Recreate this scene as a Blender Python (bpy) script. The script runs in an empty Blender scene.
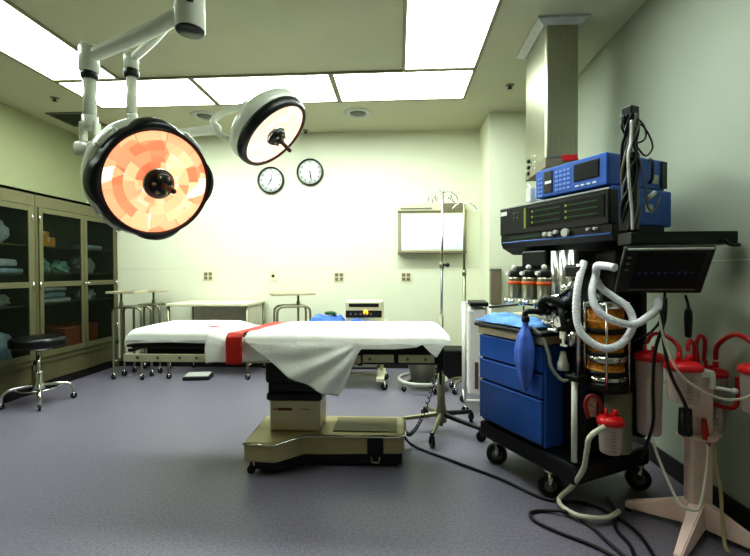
import bpy, bmesh, math, random
from mathutils import Vector, Matrix, noise
PI = math.pi
C = bpy.context.scene.collection
V = Vector

# ------------------------------------------------------------------ helpers
def lin(h):
    h = h.lstrip('#')
    out = []
    for i in (0, 2, 4):
        c = int(h[i:i+2], 16) / 255
        out.append(c/12.92 if c <= .04045 else ((c+.055)/1.055)**2.4)
    return out

def mat(name, col, rough=.5, metal=0, var=.08, scale=12, bump=0, bscale=60, emis=None, estr=0, spec=.5, stretch=None, coat=0):
    m = bpy.data.materials.new(name); m.use_nodes = True
    nt = m.node_tree; N = nt.nodes; bs = N['Principled BSDF']
    c = lin(col) if isinstance(col, str) else list(col)
    bs.inputs['Roughness'].default_value = rough
    bs.inputs['Metallic'].default_value = metal
    bs.inputs['Specular IOR Level'].default_value = spec
    bs.inputs['Coat Weight'].default_value = coat
    tc = N.new('ShaderNodeTexCoord')
    src = tc.outputs['Object']
    if stretch:
        mp = N.new('ShaderNodeMapping'); mp.inputs['Scale'].default_value = stretch
        nt.links.new(src, mp.inputs['Vector']); src = mp.outputs['Vector']
    nz = N.new('ShaderNodeTexNoise'); nz.inputs['Scale'].default_value = scale; nz.inputs['Detail'].default_value = 4
    nt.links.new(src, nz.inputs['Vector'])
    rp = N.new('ShaderNodeValToRGB')
    rp.color_ramp.elements[0].position = .3; rp.color_ramp.elements[1].position = .7
    rp.color_ramp.elements[0].color = [x*(1-var) for x in c] + [1]
    rp.color_ramp.elements[1].color = [min(1, x*(1+var)) for x in c] + [1]
    nt.links.new(nz.outputs['Fac'], rp.inputs['Fac'])
    nt.links.new(rp.outputs['Color'], bs.inputs['Base Color'])
    if bump:
        n2 = N.new('ShaderNodeTexNoise'); n2.inputs['Scale'].default_value = bscale; n2.inputs['Detail'].default_value = 3
        nt.links.new(src, n2.inputs['Vector'])
        bp = N.new('ShaderNodeBump'); bp.inputs['Strength'].default_value = bump; bp.inputs['Distance'].default_value = .01
        nt.links.new(n2.outputs['Fac'], bp.inputs['Height']); nt.links.new(bp.outputs['Normal'], bs.inputs['Normal'])
    if emis:
        bs.inputs['Emission Color'].default_value = (lin(emis) if isinstance(emis, str) else list(emis)) + [1]
        bs.inputs['Emission Strength'].default_value = estr
    return m

def clear_mat(name, col, opacity, rough=.15, gloss=.25, edge=.35):
    """thin clear plastic / glass: mostly see-through, tinted, with a surface reflection"""
    m = bpy.data.materials.new(name); m.use_nodes = True
    nt = m.node_tree; N = nt.nodes; out = N['Material Output']; bs = N['Principled BSDF']
    c = lin(col)
    bs.inputs['Base Color'].default_value = c + [1]; bs.inputs['Roughness'].default_value = rough
    tr = N.new('ShaderNodeBsdfTransparent'); tr.inputs['Color'].default_value = [.6+.4*x for x in c] + [1]
    fr = N.new('ShaderNodeLayerWeight'); fr.inputs['Blend'].default_value = gloss
    nz = N.new('ShaderNodeTexNoise'); nz.inputs['Scale'].default_value = 25
    mu = N.new('ShaderNodeMath'); mu.operation = 'MULTIPLY_ADD'
    nt.links.new(nz.outputs['Fac'], mu.inputs[0]); mu.inputs[1].default_value = opacity*.5; mu.inputs[2].default_value = opacity*.75
    ad = N.new('ShaderNodeMath'); ad.operation = 'MULTIPLY_ADD'; ad.use_clamp = True
    nt.links.new(fr.outputs['Facing'], ad.inputs[0]); ad.inputs[1].default_value = edge
    nt.links.new(mu.outputs[0], ad.inputs[2])
    mx = N.new('ShaderNodeMixShader')
    nt.links.new(ad.outputs[0], mx.inputs['Fac']); nt.links.new(tr.outputs[0], mx.inputs[1]); nt.links.new(bs.outputs[0], mx.inputs[2])
    nt.links.new(mx.outputs[0], out.inputs['Surface'])
    return m

class B:
    def __init__(s): s.bm = bmesh.new()
    def box(s, x0, x1, y0, y1, z0, z1, bev=0, M=None, seg=2):
        bm = s.bm
        T = Matrix.Translation(((x0+x1)/2, (y0+y1)/2, (z0+z1)/2)) @ Matrix.Diagonal((abs(x1-x0), abs(y1-y0), abs(z1-z0), 1))
        if M: T = M @ T
        vs = bmesh.ops.create_cube(bm, size=1, matrix=T)['verts']
        if bev:
            es = list({e for v in vs for e in v.link_edges})
            r = bmesh.ops.bevel(bm, geom=es, offset=bev, segments=seg, affect='EDGES', profile=.5)
        return s
    def quads(s, vs, fs, smooth=False):
        vv = [s.bm.verts.new(v) for v in vs]
        for f in fs:
            try:
                fc = s.bm.faces.new([vv[i] for i in f]); fc.smooth = smooth
            except ValueError: pass
        return s
    def ring(s, c, a, b, r, n):
        return [c + a*(r*math.cos(2*PI*i/n)) + b*(r*math.sin(2*PI*i/n)) for i in range(n)]
    def cyl(s, p0, p1, r0, r1=None, n=16, caps=True):
        p0, p1 = V(p0), V(p1); r1 = r0 if r1 is None else r1
        d = (p1-p0).normalized(); a = d.orthogonal().normalized(); b = d.cross(a)
        A = [s.bm.verts.new(v) for v in s.ring(p0, a, b, r0, n)]
        Bv = [s.bm.verts.new(v) for v in s.ring(p1, a, b, r1, n)]
        for i in range(n):
            f = s.bm.faces.new((A[i], A[(i+1) % n], Bv[(i+1) % n], Bv[i])); f.smooth = True
        if caps:
            s.bm.faces.new(A[::-1]); s.bm.faces.new(Bv)
        return s
    def tube(s, pts, r, n=8, sub=6, closed=False):
        P = [V(p) for p in pts]
        if sub > 1 and len(P) > 2:
            Q = []; m = len(P)
            for i in range(m if closed else m-1):
                if closed: p = [P[(i+k) % m] for k in (-1, 0, 1, 2)]
                else: p = [P[max(0, i-1)], P[i], P[i+1], P[min(m-1, i+2)]]
                for k in range(sub):
                    t = k/sub
                    Q.append(.5*((2*p[1]) + (p[2]-p[0])*t + (2*p[0]-5*p[1]+4*p[2]-p[3])*t*t + (3*p[1]-p[0]-3*p[2]+p[3])*t**3))
            if not closed: Q.append(P[-1])
            P = Q
        rings = []; a = None; m = len(P)
        for i, p in enumerate(P):
            if closed: d = (P[(i+1) % m]-P[i-1])
            else: d = P[min(i+1, m-1)]-P[max(i-1, 0)]
            if d.length < 1e-9: d = V((0, 0, 1))
            d.normalize()
            if a is None: a = d.orthogonal().normalized()
            else:
                a = a - d*a.dot(d)
                a = a.normalized() if a.length > 1e-6 else d.orthogonal().normalized()
            b = d.cross(a)
            rr = r(i/(m-1)) if callable(r) else r
            rings.append([s.bm.verts.new(v) for v in s.ring(p, a, b, rr, n)])
        for k in range(m if closed else m-1):
            A, Bv = rings[k], rings[(k+1) % m]
            for i in range(n):
                f = s.bm.faces.new((A[i], A[(i+1) % n], Bv[(i+1) % n], Bv[i])); f.smooth = True
        if not closed:
            s.bm.faces.new(rings[0][::-1]); s.bm.faces.new(rings[-1])
        return s
    def lathe(s, prof, M=None, n=32, smooth=True, rad=None):
        rings = []
        for (r, z) in prof:
            if r < 1e-6:
                v = V((0, 0, z)); rings.append([s.bm.verts.new(M @ v if M else v)])
            else:
                R = []
                for i in range(n):
                    an = 2*PI*i/n; k = rad(an, r, z) if rad else 1
                    v = V((r*k*math.cos(an), r*k*math.sin(an), z)); R.append(s.bm.verts.new(M @ v if M else v))
                rings.append(R)
        for A, Bv in zip(rings, rings[1:]):
            for i in range(n):
                j = (i+1) % n
                if len(A) == 1 and len(Bv) == 1: continue
                if len(A) == 1: q = (A[0], Bv[j], Bv[i])
                elif len(Bv) == 1: q = (A[i], A[j], Bv[0])
                else: q = (A[i], A[j], Bv[j], Bv[i])
                f = s.bm.faces.new(q); f.smooth = smooth
        return s
    def prism(s, poly, z0, z1, bev=0, M=None):
        a = [s.bm.verts.new(M @ V((x, y, z0)) if M else V((x, y, z0))) for x, y in poly]
        b = [s.bm.verts.new(M @ V((x, y, z1)) if M else V((x, y, z1))) for x, y in poly]
        n = len(poly)
        s.bm.faces.new(a[::-1]); s.bm.faces.new(b)
        for i in range(n): s.bm.faces.new((a[i], a[(i+1) % n], b[(i+1) % n], b[i]))
        if bev:
            es = list({e for v in a+b for e in v.link_edges})
            bmesh.ops.bevel(s.bm, geom=es, offset=bev, segments=2, affect='EDGES', profile=.5)
        return s
    def ball(s, c, r, M=None, sub=3, nz=0, nf=3, seed=0, flat=None):
        r = (r, r, r) if not isinstance(r, (tuple, list)) else r
        vs = bmesh.ops.create_icosphere(s.bm, subdivisions=sub, radius=1)['verts']
        for v in vs:
            p = v.co.copy(); k = 1
            if nz: k += nz*noise.noise(p*nf + V((seed*7.3, seed*3.1, seed*1.7))) + nz*.5*noise.noise(p*nf*2.3 + V((seed, 5, 9)))
            q = V((p.x*r[0]*k, p.y*r[1]*k, p.z*r[2]*k))
            if flat is not None and q.z < flat: q.z = flat + (q.z-flat)*.02
            q = q + V(c); v.co = M @ q if M else q
            for f in v.link_faces: f.smooth = True
        return s
    def grid(s, fn, nu, nv, smooth=True, closed_u=False):
        g = [[s.bm.verts.new(fn(i/nu, j/nv)) for j in range(nv+1)] for i in range(nu+1)]
        for i in range(nu):
            for j in range(nv):
                f = s.bm.faces.new((g[i][j], g[i+1][j], g[i+1][j+1], g[i][j+1])); f.smooth = smooth
        return s

def obj(name, b, m, parent=None, label=None, solid=0, mats=None):
    bm = b.bm
    bmesh.ops.recalc_face_normals(bm, faces=bm.faces)
    me = bpy.data.meshes.new(name); bm.to_mesh(me); bm.free()
    o = bpy.data.objects.new(name, me); C.objects.link(o)
    for x in (mats or [m]): me.materials.append(x)
    if parent: o.parent = parent
    if label: o['label'] = label
    if solid:
        md = o.modifiers.new('Solidify', 'SOLIDIFY'); md.thickness = solid; md.offset = 0
    return o
def tag(o, label, cat, group=None, kind=None):
    o['label'] = label; o['category'] = cat
    if group: o['group'] = group
    if kind: o['kind'] = kind
    return o
def thing(name, label, cat, loc=(0, 0, 0), rotz=0, group=None):
    o = bpy.data.objects.new(name, None); C.objects.link(o)
    o.empty_display_size = .05
    o.location = loc; o.rotation_euler = (0, 0, rotz)
    return tag(o, label, cat, group)
def struct(name, b, m):
    o = obj(name, b, m); o['kind'] = 'structure'; return o
def dup(root, loc, rotz=0, label=None, group=None):
    r = root.copy(); C.objects.link(r); r.location = loc; r.rotation_euler = (0, 0, rotz)
    if label: r['label'] = label
    if group: r['group'] = group
    for ch in list(root.children):
        c = ch.copy(); C.objects.link(c); c.parent = r
        for g in list(ch.children):
            d = g.copy(); C.objects.link(d); d.parent = c
    return r
def aim(loc, n, up=(0, 0, 1)):
    """matrix whose local +Z points along n"""
    z = V(n).normalized(); x = V(up).cross(z)
    x = x.normalized() if x.length > 1e-4 else V((1, 0, 0)); y = z.cross(x)
    return Matrix(((x.x, y.x, z.x, loc[0]), (x.y, y.y, z.y, loc[1]), (x.z, y.z, z.z, loc[2]), (0, 0, 0, 1)))
def text_mesh(b, s, size, M, depth=.0006):
    cu = bpy.data.curves.new('t', 'FONT'); cu.body = s; cu.size = size; cu.extrude = depth
    cu.align_x = 'CENTER'; cu.align_y = 'CENTER'
    o = bpy.data.objects.new('t', cu); C.objects.link(o)
    dg = bpy.context.evaluated_depsgraph_get(); dg.update()
    me = bpy.data.meshes.new_from_object(o.evaluated_get(dg))
    me.transform(M); b.bm.from_mesh(me)
    bpy.data.objects.remove(o); bpy.data.curves.remove(cu); bpy.data.meshes.remove(me)

# ------------------------------------------------------------------ materials
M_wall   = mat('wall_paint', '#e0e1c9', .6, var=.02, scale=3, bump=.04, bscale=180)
M_wallr  = mat('wall_paint_right_dimmed', '#a5aa9b', .6, var=.03, scale=3, bump=.04, bscale=180)  # right wall: its dimmer light is put into the colour
M_walll  = mat('wall_paint_left_dimmed', '#a3a581', .6, var=.03, scale=3, bump=.04, bscale=180)  # left wall: light falloff darkened into the colour; front wall shares it
M_ceil   = mat('ceiling_paint', '#c3c0a6', .8, var=.02, scale=4, bump=.03, bscale=200)
M_base   = mat('black_cove_base', '#17120f', .5)
M_seam   = mat('panel_seam', '#cdd0b8', .5)
M_frame  = mat('light_frame', '#8d876a', .5)
M_steel  = mat('brushed_steel', '#a9a793', .33, .9, var=.08, scale=6, stretch=(40, 40, 1))
M_chrome = mat('chrome', '#d8d8d0', .15, 1, var=.03)
M_dsteel = mat('dull_steel', '#8f8b74', .42, .75, var=.08)
M_olive  = mat('cabinet_enamel', '#625e43', .45, .15, var=.06, scale=5)
M_oliveD = mat('cabinet_inside', '#55553e', .6, var=.06, scale=5)
M_black  = mat('black_plastic', '#0d0d0e', .4, var=.1)
M_rubber = mat('black_rubber', '#111111', .6, var=.1)
M_vinyl  = mat('black_vinyl', '#0b0c0d', .35, var=.15, bump=.1, bscale=30)
M_white  = mat('white_enamel', '#e4e6dd', .35, var=.03)
M_cream  = mat('cream_enamel', '#d9d3b4', .4, var=.04)
M_tan    = mat('tan_enamel', '#b3a67f', .4, .25, var=.05, scale=8)
M_tanL   = mat('light_tan_metal', '#c9bda0', .38, .35, var=.04, scale=8)
M_cloth  = mat('white_sheet', '#fafaf6', .85, var=.03, scale=20, bump=.25, bscale=35)
M_clothB = mat('blue_towel', '#6f9fe0', .9, var=.25, scale=18, bump=.5, bscale=40)
M_red    = mat('red_strap', '#c02418', .6, var=.15, scale=20)
M_redp   = mat('red_plastic', '#d3222a', .35, var=.1, scale=20)
M_tubr   = mat('red_tubing', '#b81f20', .3, var=.1)
M_blue   = mat('blue_enamel', '#2b5dae', .35, var=.06, scale=6, coat=.2)
M_blueB  = mat('blue_monitor_case', '#2f5fb4', .4, var=.06, scale=6)
M_bag    = mat('blue_rubber_bag', '#4a6dc8', .45, var=.12, scale=9)
M_hose   = mat('pale_hose', '#efeff8', .35, var=.05, scale=40)
M_hoseW  = mat('cream_hose', '#c9c7b4', .4, var=.05)
M_orange = mat('orange_granules', '#d98a1e', .5, var=.5, scale=60, bump=.4, bscale=80)
M_orband = mat('orange_band', '#d9601a', .4)
M_amber  = mat('amber_light', '#ffb030', .4, emis='#ffae20', estr=1.5)
M_board  = mat('cardboard', '#cf9436', .8, var=.1)
M_basket = mat('orange_wicker', '#a85a34', .7, var=.35, scale=50, bump=.5, bscale=90)
M_pack   = mat('white_wrap', '#c3cdd0', .7, var=.22, scale=14, bump=.4, bscale=22)
M_packB  = mat('pale_blue_wrap', '#9fb4c4', .7, var=.25, scale=14, bump=.4, bscale=22)
M_poly   = mat('teal_poly_bag', '#7fae9f', .35, var=.3, scale=12, bump=.5, bscale=20)
M_clearb = mat('grey_poly_bag', '#a8b3a8', .3, var=.3, scale=12, bump=.5, bscale=20)
M_navy   = mat('navy_pack', '#2f3d6e', .7, var=.2)
M_pinkw  = mat('pink_lit_white_plastic', '#f0d3cd', .45, var=.05)  # white plastic of the suction stand, pinkish light tinted into its colour
M_lampW  = mat('lamp_white', '#dcded0', .3, var=.03, coat=.3)
M_lampB  = mat('lamp_black', '#151412', .35, var=.1)
M_face   = mat('clock_face', '#eef0ec', .5, var=.02)
M_glass  = clear_mat('cabinet_glass', '#5f6b58', .02, .05, .3, .10)
M_canis  = clear_mat('clear_canister', '#f2e2dc', .32, .2, .4)
M_clearP = clear_mat('clear_sleeve', '#e6e2d4', .3, .2, .4)
M_screen = mat('dark_screen', '#06070d', .35, spec=.3)
M_lens   = mat('smoked_display', '#0d100d', .3, spec=.35)
M_green  = mat('green_readout', '#16331d', .4, emis='#2a9a4a', estr=.05)
M_yel    = mat('yellow_key', '#7c8838', .5, emis='#a7b83a', estr=.04)
M_key    = mat('pale_key', '#7f9fe8', .5)
M_bluL   = mat('blue_trace', '#1a2450', .4, emis='#2f4fb0', estr=.05)
M_grey   = mat('grey_plastic', '#6d6c64', .5)
M_greyL  = mat('light_grey_plastic', '#b9bab2', .45)
M_brown  = mat('brown_plate', '#7b715c', .5)

# floor: speckled blue-grey sheet vinyl
def floor_mat():
    m = bpy.data.materials.new('speckled_vinyl'); m.use_nodes = True
    nt = m.node_tree; N = nt.nodes; bs = N['Principled BSDF']
    tc = N.new('ShaderNodeTexCoord')
    a = N.new('ShaderNodeTexNoise'); a.inputs['Scale'].default_value = 70; a.inputs['Detail'].default_value = 6; a.inputs['Roughness'].default_value = .75
    b = N.new('ShaderNodeTexNoise'); b.inputs['Scale'].default_value = 1.6; b.inputs['Detail'].default_value = 3
    nt.links.new(tc.outputs['Object'], a.inputs['Vector']); nt.links.new(tc.outputs['Object'], b.inputs['Vector'])
    r = N.new('ShaderNodeValToRGB'); e = r.color_ramp.elements
    e[0].position = .32; e[0].color = lin('#66606f') + [1]
    e[1].position = .68; e[1].color = lin('#8b8492') + [1]
    nt.links.new(a.outputs['Fac'], r.inputs['Fac'])
    mx = N.new('ShaderNodeMix'); mx.data_type = 'RGBA'; mx.blend_type = 'MULTIPLY'; mx.inputs[0].default_value = .35
    r2 = N.new('ShaderNodeValToRGB'); r2.color_ramp.elements[0].color = (.75, .75, .78, 1); r2.color_ramp.elements[1].color = (1.0, 1.0, 1.0, 1)
    nt.links.new(b.outputs['Fac'], r2.inputs['Fac'])
    nt.links.new(r.outputs['Color'], mx.inputs[6]); nt.links.new(r2.outputs['Color'], mx.inputs[7])
    nt.links.new(mx.outputs[2], bs.inputs['Base Color'])
    bs.inputs['Roughness'].default_value = .38
    bp = N.new('ShaderNodeBump'); bp.inputs['Strength'].default_value = .12; bp.inputs['Distance'].default_value = .004
    nt.links.new(a.outputs['Fac'], bp.inputs['Height']); nt.links.new(bp.outputs['Normal'], bs.inputs['Normal'])
    return m
M_floor = floor_mat()

def diffuser_mat(PANEL):
    m = bpy.data.materials.new('light_diffuser'); m.use_nodes = True
    nt = m.node_tree; N = nt.nodes; bs = N['Principled BSDF']
    nz = N.new('ShaderNodeTexNoise'); nz.inputs['Scale'].default_value = 2.5
    r = N.new('ShaderNodeValToRGB')
    r.color_ramp.elements[0].color = (.85, 1.0, .91, 1); r.color_ramp.elements[1].color = (.89, 1.0, .94, 1)
    nt.links.new(nz.outputs['Fac'], r.inputs['Fac']); nt.links.new(r.outputs['Color'], bs.inputs['Emission Color'])
    bs.inputs['Emission Strength'].default_value = PANEL
    bs.inputs['Base Color'].default_value = (.8, .8, .8, 1)
    return m
M_diff = diffuser_mat(6.5); M_diffB = diffuser_mat(17.0); M_diffF = diffuser_mat(11.0)

def reflector_mat(name, cool, hot, strength, seed):
    """faceted glowing reflector of a surgical lamp"""
    m = bpy.data.materials.new(name); m.use_nodes = True
    nt = m.node_tree; N = nt.nodes; bs = N['Principled BSDF']
    tc = N.new('ShaderNodeTexCoord')
    vo = N.new('ShaderNodeTexVoronoi'); vo.inputs['Scale'].default_value = 9; vo.inputs['Randomness'].default_value = .9
    mp = N.new('ShaderNodeMapping'); mp.inputs['Location'].default_value = (seed, seed*.7, 0)
    nt.links.new(tc.outputs['Object'], mp.inputs['Vector']); nt.links.new(mp.outputs['Vector'], vo.inputs['Vector'])
    sep = N.new('ShaderNodeSeparateColor'); nt.links.new(vo.outputs['Color'], sep.inputs['Color'])
    r = N.new('ShaderNodeValToRGB'); e = r.color_ramp.elements
    e[0].position = 0; e[0].color = lin(cool[0]) + [1]; e[1].position = 1; e[1].color = lin(hot) + [1]
    x = e.new(.4); x.color = lin(cool[1]) + [1]; x = e.new(.75); x.color = lin(cool[2]) + [1]
    at = N.new('ShaderNodeAttribute'); at.attribute_name = 'facet'
    mm = N.new('ShaderNodeMath'); mm.operation = 'MULTIPLY_ADD'; mm.inputs[1].default_value = .55
    nt.links.new(sep.outputs[0], mm.inputs[0])
    m2 = N.new('ShaderNodeMath'); m2.operation = 'MULTIPLY'; m2.inputs[1].default_value = .58
    nt.links.new(at.outputs['Fac'], m2.inputs[0]); nt.links.new(m2.outputs[0], mm.inputs[2])
    nt.links.new(mm.outputs[0], r.inputs['Fac'])
    nt.links.new(r.outputs['Color'], bs.inputs['Emission Color']); nt.links.new(r.outputs['Color'], bs.inputs['Base Color'])
    bs.inputs['Emission Strength'].default_value = strength
    bs.inputs['Roughness'].default_value = .25
    return m
M_refl1 = reflector_mat('reflector_warm', ('#dc7350', '#ee9a72', '#f7cd9c'), '#fff4e4', .95, 3.1)
M_refl2 = reflector_mat('reflector_pale', ('#eabfa8', '#f1cfbb', '#f5ddcd'), '#fbeee2', .9, 1.3)

# ------------------------------------------------------------------ setting
XL, XR, YB, YF, H = -3.906, 1.552, 5.09, -1.6, 2.855
t = .1
struct('floor', B().box(XL-t, XR+t, YF-t, YB+t, -t, 0), M_floor)
struct('ceiling', B().box(XL-t, XR+t, YF-t, YB+t, H, H+t), M_ceil)
struct('wall_back', B().box(XL-t, XR+t, YB, YB+t, 0, H), M_wall)
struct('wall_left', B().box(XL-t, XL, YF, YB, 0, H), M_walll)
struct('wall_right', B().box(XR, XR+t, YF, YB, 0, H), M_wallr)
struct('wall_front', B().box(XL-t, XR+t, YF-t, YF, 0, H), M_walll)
struct('wall_corner', B().box(.972, XR, 4.56, YB, 0, H), M_wall)
struct('baseboard_back', B().box(-3.5, .972, YB-.012, YB, 0, .1, .003), M_base)
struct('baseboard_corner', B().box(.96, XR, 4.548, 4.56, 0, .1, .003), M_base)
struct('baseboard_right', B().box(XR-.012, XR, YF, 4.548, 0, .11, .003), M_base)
struct('trim_1', B().box(XL+.42, .972, YB-.003, YB, 1.2115, 1.2165, .001), M_seam)
struct('trim_2', B().box(XR-.003, XR, YF, 4.56, 1.2115, 1.2175, .001), M_seam)
struct('trim_3', B().box(.969, XR-.003, 4.557, 4.56, 1.2115, 1.2165, .001), M_seam)

# ceiling light panels: a row across the back, a column down each side
def ceiling_light(x0, x1, y0, y1, label, dm=None):
    o = thing('ceiling_light', label, 'light', ((x0+x1)/2, (y0+y1)/2, H))
    w, d = (x1-x0)/2, (y1-y0)/2; e = .026
    fr = B()
    fr.box(-w-e, w+e, -d-e, -d, -.016, 0, .003); fr.box(-w-e, w+e, d, d+e, -.016, 0, .003)
    fr.box(-w-e, -w, -d, d, -.016, 0, .003); fr.box(w, w+e, -d, d, -.016, 0, .003)
    obj('frame', fr, M_frame, o)
    obj('diffuser', B().box(-w, w, -d, d, -.008, -.002), dm or M_diff, o)
    return o
X0, W, G = -2.98, 1.22, .052
for k, nm in enumerate(('left', 'middle', 'right')):
    ceiling_light(X0+k*W, X0+(k+1)*W-G, 3.57, 4.13, f'wide white ceiling light panel, {nm} one of the row of three near the back wall', M_diffB)
for nm, x0, x1 in (('left', -2.98, -2.418), ('right', .065, .628)):
    ceiling_light(x0, x1, 2.35, 3.52, f'lengthwise white ceiling light panel at the {nm} of the room, joining the back row')
for nm, x0, x1 in (('left', -2.98, -2.418), ('right', .065, .628)):
    ceiling_light(x0, x1, 1.13, 2.298, f'lengthwise ceiling light panel above the camera side, {nm} column, outside the frame', M_diffF)

v = thing('ceiling_vent', 'dark square air grille in the ceiling corner above the glass cabinet', 'vent', (-3.5, 4.45, H))
obj('frame', B().box(-.2, .2, -.2, -.18, -.012, 0).box(-.2, .2, .18, .2, -.012, 0).box(-.2, -.18, -.18, .18, -.012, 0).box(.18, .2, -.18, .18, -.012, 0), M_grey, v)
bl = B()
for i in range(9): bl.box(-.18, .18, -.17+i*.04, -.145+i*.04, -.01, -.002)
obj('louvres', bl, mat('dark_grille', '#3a3f30', .6), v)
obj('backing', B().box(-.18, .18, -.18, .18, -.002, 0), M_black, v)

def speaker(x, y, label):
    o = thing('ceiling_speaker', label, 'speaker', (x, y, H))
    obj('trim_ring', B().lathe([(.085, -.003), (.1, -.012), (.15, -.006), (.155, 0)], n=36), M_greyL, o)
    obj('grille', B().lathe([(0, -.006), (.085, -.004), (.085, 0)], n=36), M_grey, o)
speaker(-.42, 4.48, 'round grille in the ceiling between the light row and the white viewing box')
speaker(-2.07, 4.45, 'round grille in the ceiling above and left of the smaller lamp head')
def sprinkler(x, y, label):
    o = thing('sprinkler_head', label, 'sprinkler', (x, y, H))
    obj('escutcheon', B().lathe([(0, -.01), (.03, -.008), (.038, 0)], n=20), M_brown, o)
    obj('head', B().cyl((0, 0, -.01), (0, 0, -.03), .01).lathe([(0, -.036), (.022, -.032), (.022, -.029), (0, -.028)], n=16), M_black, o)
sprinkler(1.018, 3.9, 'small dark sprinkler head in the ceiling left of the steel column')
sprinkler(-1.094, 4.98, 'small dark sprinkler head at the top of the back wall above the clocks')
sprinkler(-3.294, 3.9, 'small dark sprinkler head in the ceiling near the dark air grille')

# ------------------------------------------------------------------ back wall fittings
def clock(x, z, label, hh, mm, r=.163):
    o = thing('wall_clock', label, 'clock', (x, YB, z))
    Mx = Matrix.Rotation(PI/2, 4, 'X')          # local z of the lathe -> -Y (towards the room)
    obj('rim', B().lathe([(r-.016, .02), (r-.016, .038), (r-.006, .042), (r, .034), (r, 0), (r-.016, 0)], Mx, 48), M_black, o)
    obj('face', B().lathe([(0, .02), (r-.014, .02), (r-.014, .012), (0, .012)], Mx, 48), M_face, o)
    n = B()
    for h in range(1, 13):
        a = PI/2 - h*PI/6; q = r*.72
        text_mesh(n, str(h), r*.24, Mx @ Matrix.Translation((q*math.cos(a), q*math.sin(a), .0215)))
    for h in range(60):
        a = h*PI/30; L = .008 if h % 5 else .012
        T = Mx @ Matrix.Rotation(a, 4, 'Z') @ Matrix.Translation((r*.86, 0, .021))
        n.box(-L/2, L/2, -.0012, .0012, -.0005, .0008, M=T)
    obj('numerals', n, M_black, o)
    for nm, ang, L, w in (('hour_hand', PI/2-hh*PI/6, r*.48, .006), ('minute_hand', PI/2-mm*PI/30, r*.74, .0045)):
        T = Mx @ Matrix.Rotation(ang, 4, 'Z')
        obj(nm, B().prism([(-.02, -w), (L*.9, -w*.6), (L, 0), (L*.9, w*.6), (-.02, w)], .024, .026, M=T).lathe([(0, .027), (.008, .027), (.008, .022)], Mx, 12), M_black, o)
clock(-1.545, 2.29, 'black-rimmed round wall clock, lower left of the pair, hands near seven', 7.03, 2)
clock(-1.062, 2.38, 'black-rimmed round wall clock, upper right of the pair', 5.9, 28)

def outlet(x, z, label, kind):
    o = thing('wall_outlet', label, 'outlet', (x, YB, z))
    w = .065 if kind == 4 else .04
    obj('plate', B().box(-w, w, -.008, 0, -.06, .06, .003), M_cream, o)
    if kind == 4:
        for i in (-1, 1):
            for j in (-1, 1):
                obj('socket', B().box(i*.028-.021, i*.028+.021, -.012, -.006, j*.025-.02, j*.025+.02, .004), M_brown, o)
    else:
        obj('socket', B().lathe([(0, .012), (.016, .012), (.02, .007)], Matrix.Rotation(PI/2, 4, 'X'), 20), M_black, o)
        obj('screw', B().lathe([(0, .011), (.005, .01), (.006, .007)], Matrix.Translation((0, 0, .042)) @ Matrix.Rotation(PI/2, 4, 'X'), 10), M_brown, o)
outlet(-2.346, 1.125, 'four-socket wall outlet plate above the bare steel table', 4)
outlet(-1.531, 1.122, 'narrow single-jack wall plate above the tray stand right of the steel table', 1)
outlet(-.717, 1.107, 'four-socket wall outlet plate left of the black-fronted instrument on the cart', 4)
outlet(.095, 1.104, 'four-socket wall outlet plate under the white viewing box', 4)

o = thing('xray_viewing_box', 'white light box for x-ray films mounted on the back wall', 'light box', (.4, YB, 1.68))
obj('case', B().box(-.4, .4, -.10, 0, -.295, .20, .008), M_cream, o)
obj('screen', B().box(-.36, .36, -.106, -.098, -.255, .165, .004), mat('lit_screen', '#e6f0f0', .3, emis='#e8fff8', estr=.03), o)
obj('top_rail', B().box(-.4, .4, -.13, 0, .2, .29, .008), M_cream, o)
obj('film_clip', B().box(-.37, .0, -.138, -.128, .22, .235, .002).box(.12, .385, -.136, -.128, .205, .285, .003), M_brown, o, 'brown film clip strip')
fb = B().box(-.4, -.362, -.112, -.1, -.27, .2, .003).box(.375, .4, -.112, -.1, -.27, .2, .003).box(-.4, .4, -.112, -.1, .182, .2, .003)
obj('frame', fb, mat('tan_frame', '#9c937a', .5), o)
obj('bottom_ledge', B().box(-.4, .4, -.14, 0, -.3, -.27, .006), M_brown, o)

o = thing('wall_dispenser', 'narrow tall grey metal box on the corner pillar behind the drawers', 'box', (1.03, 4.56, 1.0))
obj('body', B().box(-.055, .055, -.07, 0, -.18, .19, .006), M_brown, o)
obj('cover_lip', B().box(-.058, .058, -.074, 0, .17, .195, .004), M_grey, o)

# steel service column from the ceiling
o = thing('service_column', 'square brushed steel service column hanging from the ceiling above the blue monitors', 'column', (1.1, 3.12, H))
fl_ = B(); fl_.quads([(sx*a, sy*c, z) for a, c, z in ((.17, .262, 0), (.17, .262, -.014), (.122, .228, -.045)) for sx, sy in ((-1, -1), (1, -1), (1, 1), (-1, 1))],
         [(0, 1, 2, 3), (8, 9, 10, 11)] + [(4*k+i, 4*k+(i+1) % 4, 4*k+4+(i+1) % 4, 4*k+4+i) for k in (0, 1) for i in range(4)])
obj('ceiling_flange', fl_, M_greyL, o)
obj('shaft', B().box(-.108, .108, -.222, .222, -.93, -.02, .012), M_steel, o)
cb = B()
cb.box(-.11, .11, -.224, .224, -.99, -.93, .006)
obj('end_cap', cb, M_brown, o)
ob = B()
for i in range(3): ob.cyl((-.107, .13, -.86-.045*i), (-.125, .13, -.86-.045*i), .014)
obj('gas_outlets', ob, M_black, o)
ob = B()
for i in range(3): ob.cyl((-.107, -.02, -.86-.045*i), (-.118, -.02, -.86-.045*i), .008)
obj('outlet_buttons', ob, M_white, o)
obj('red_tag', B().box(.0, .1, -.234, -.222, -.95, -.91, .004), M_redp, o, 'red plastic tag')

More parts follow.
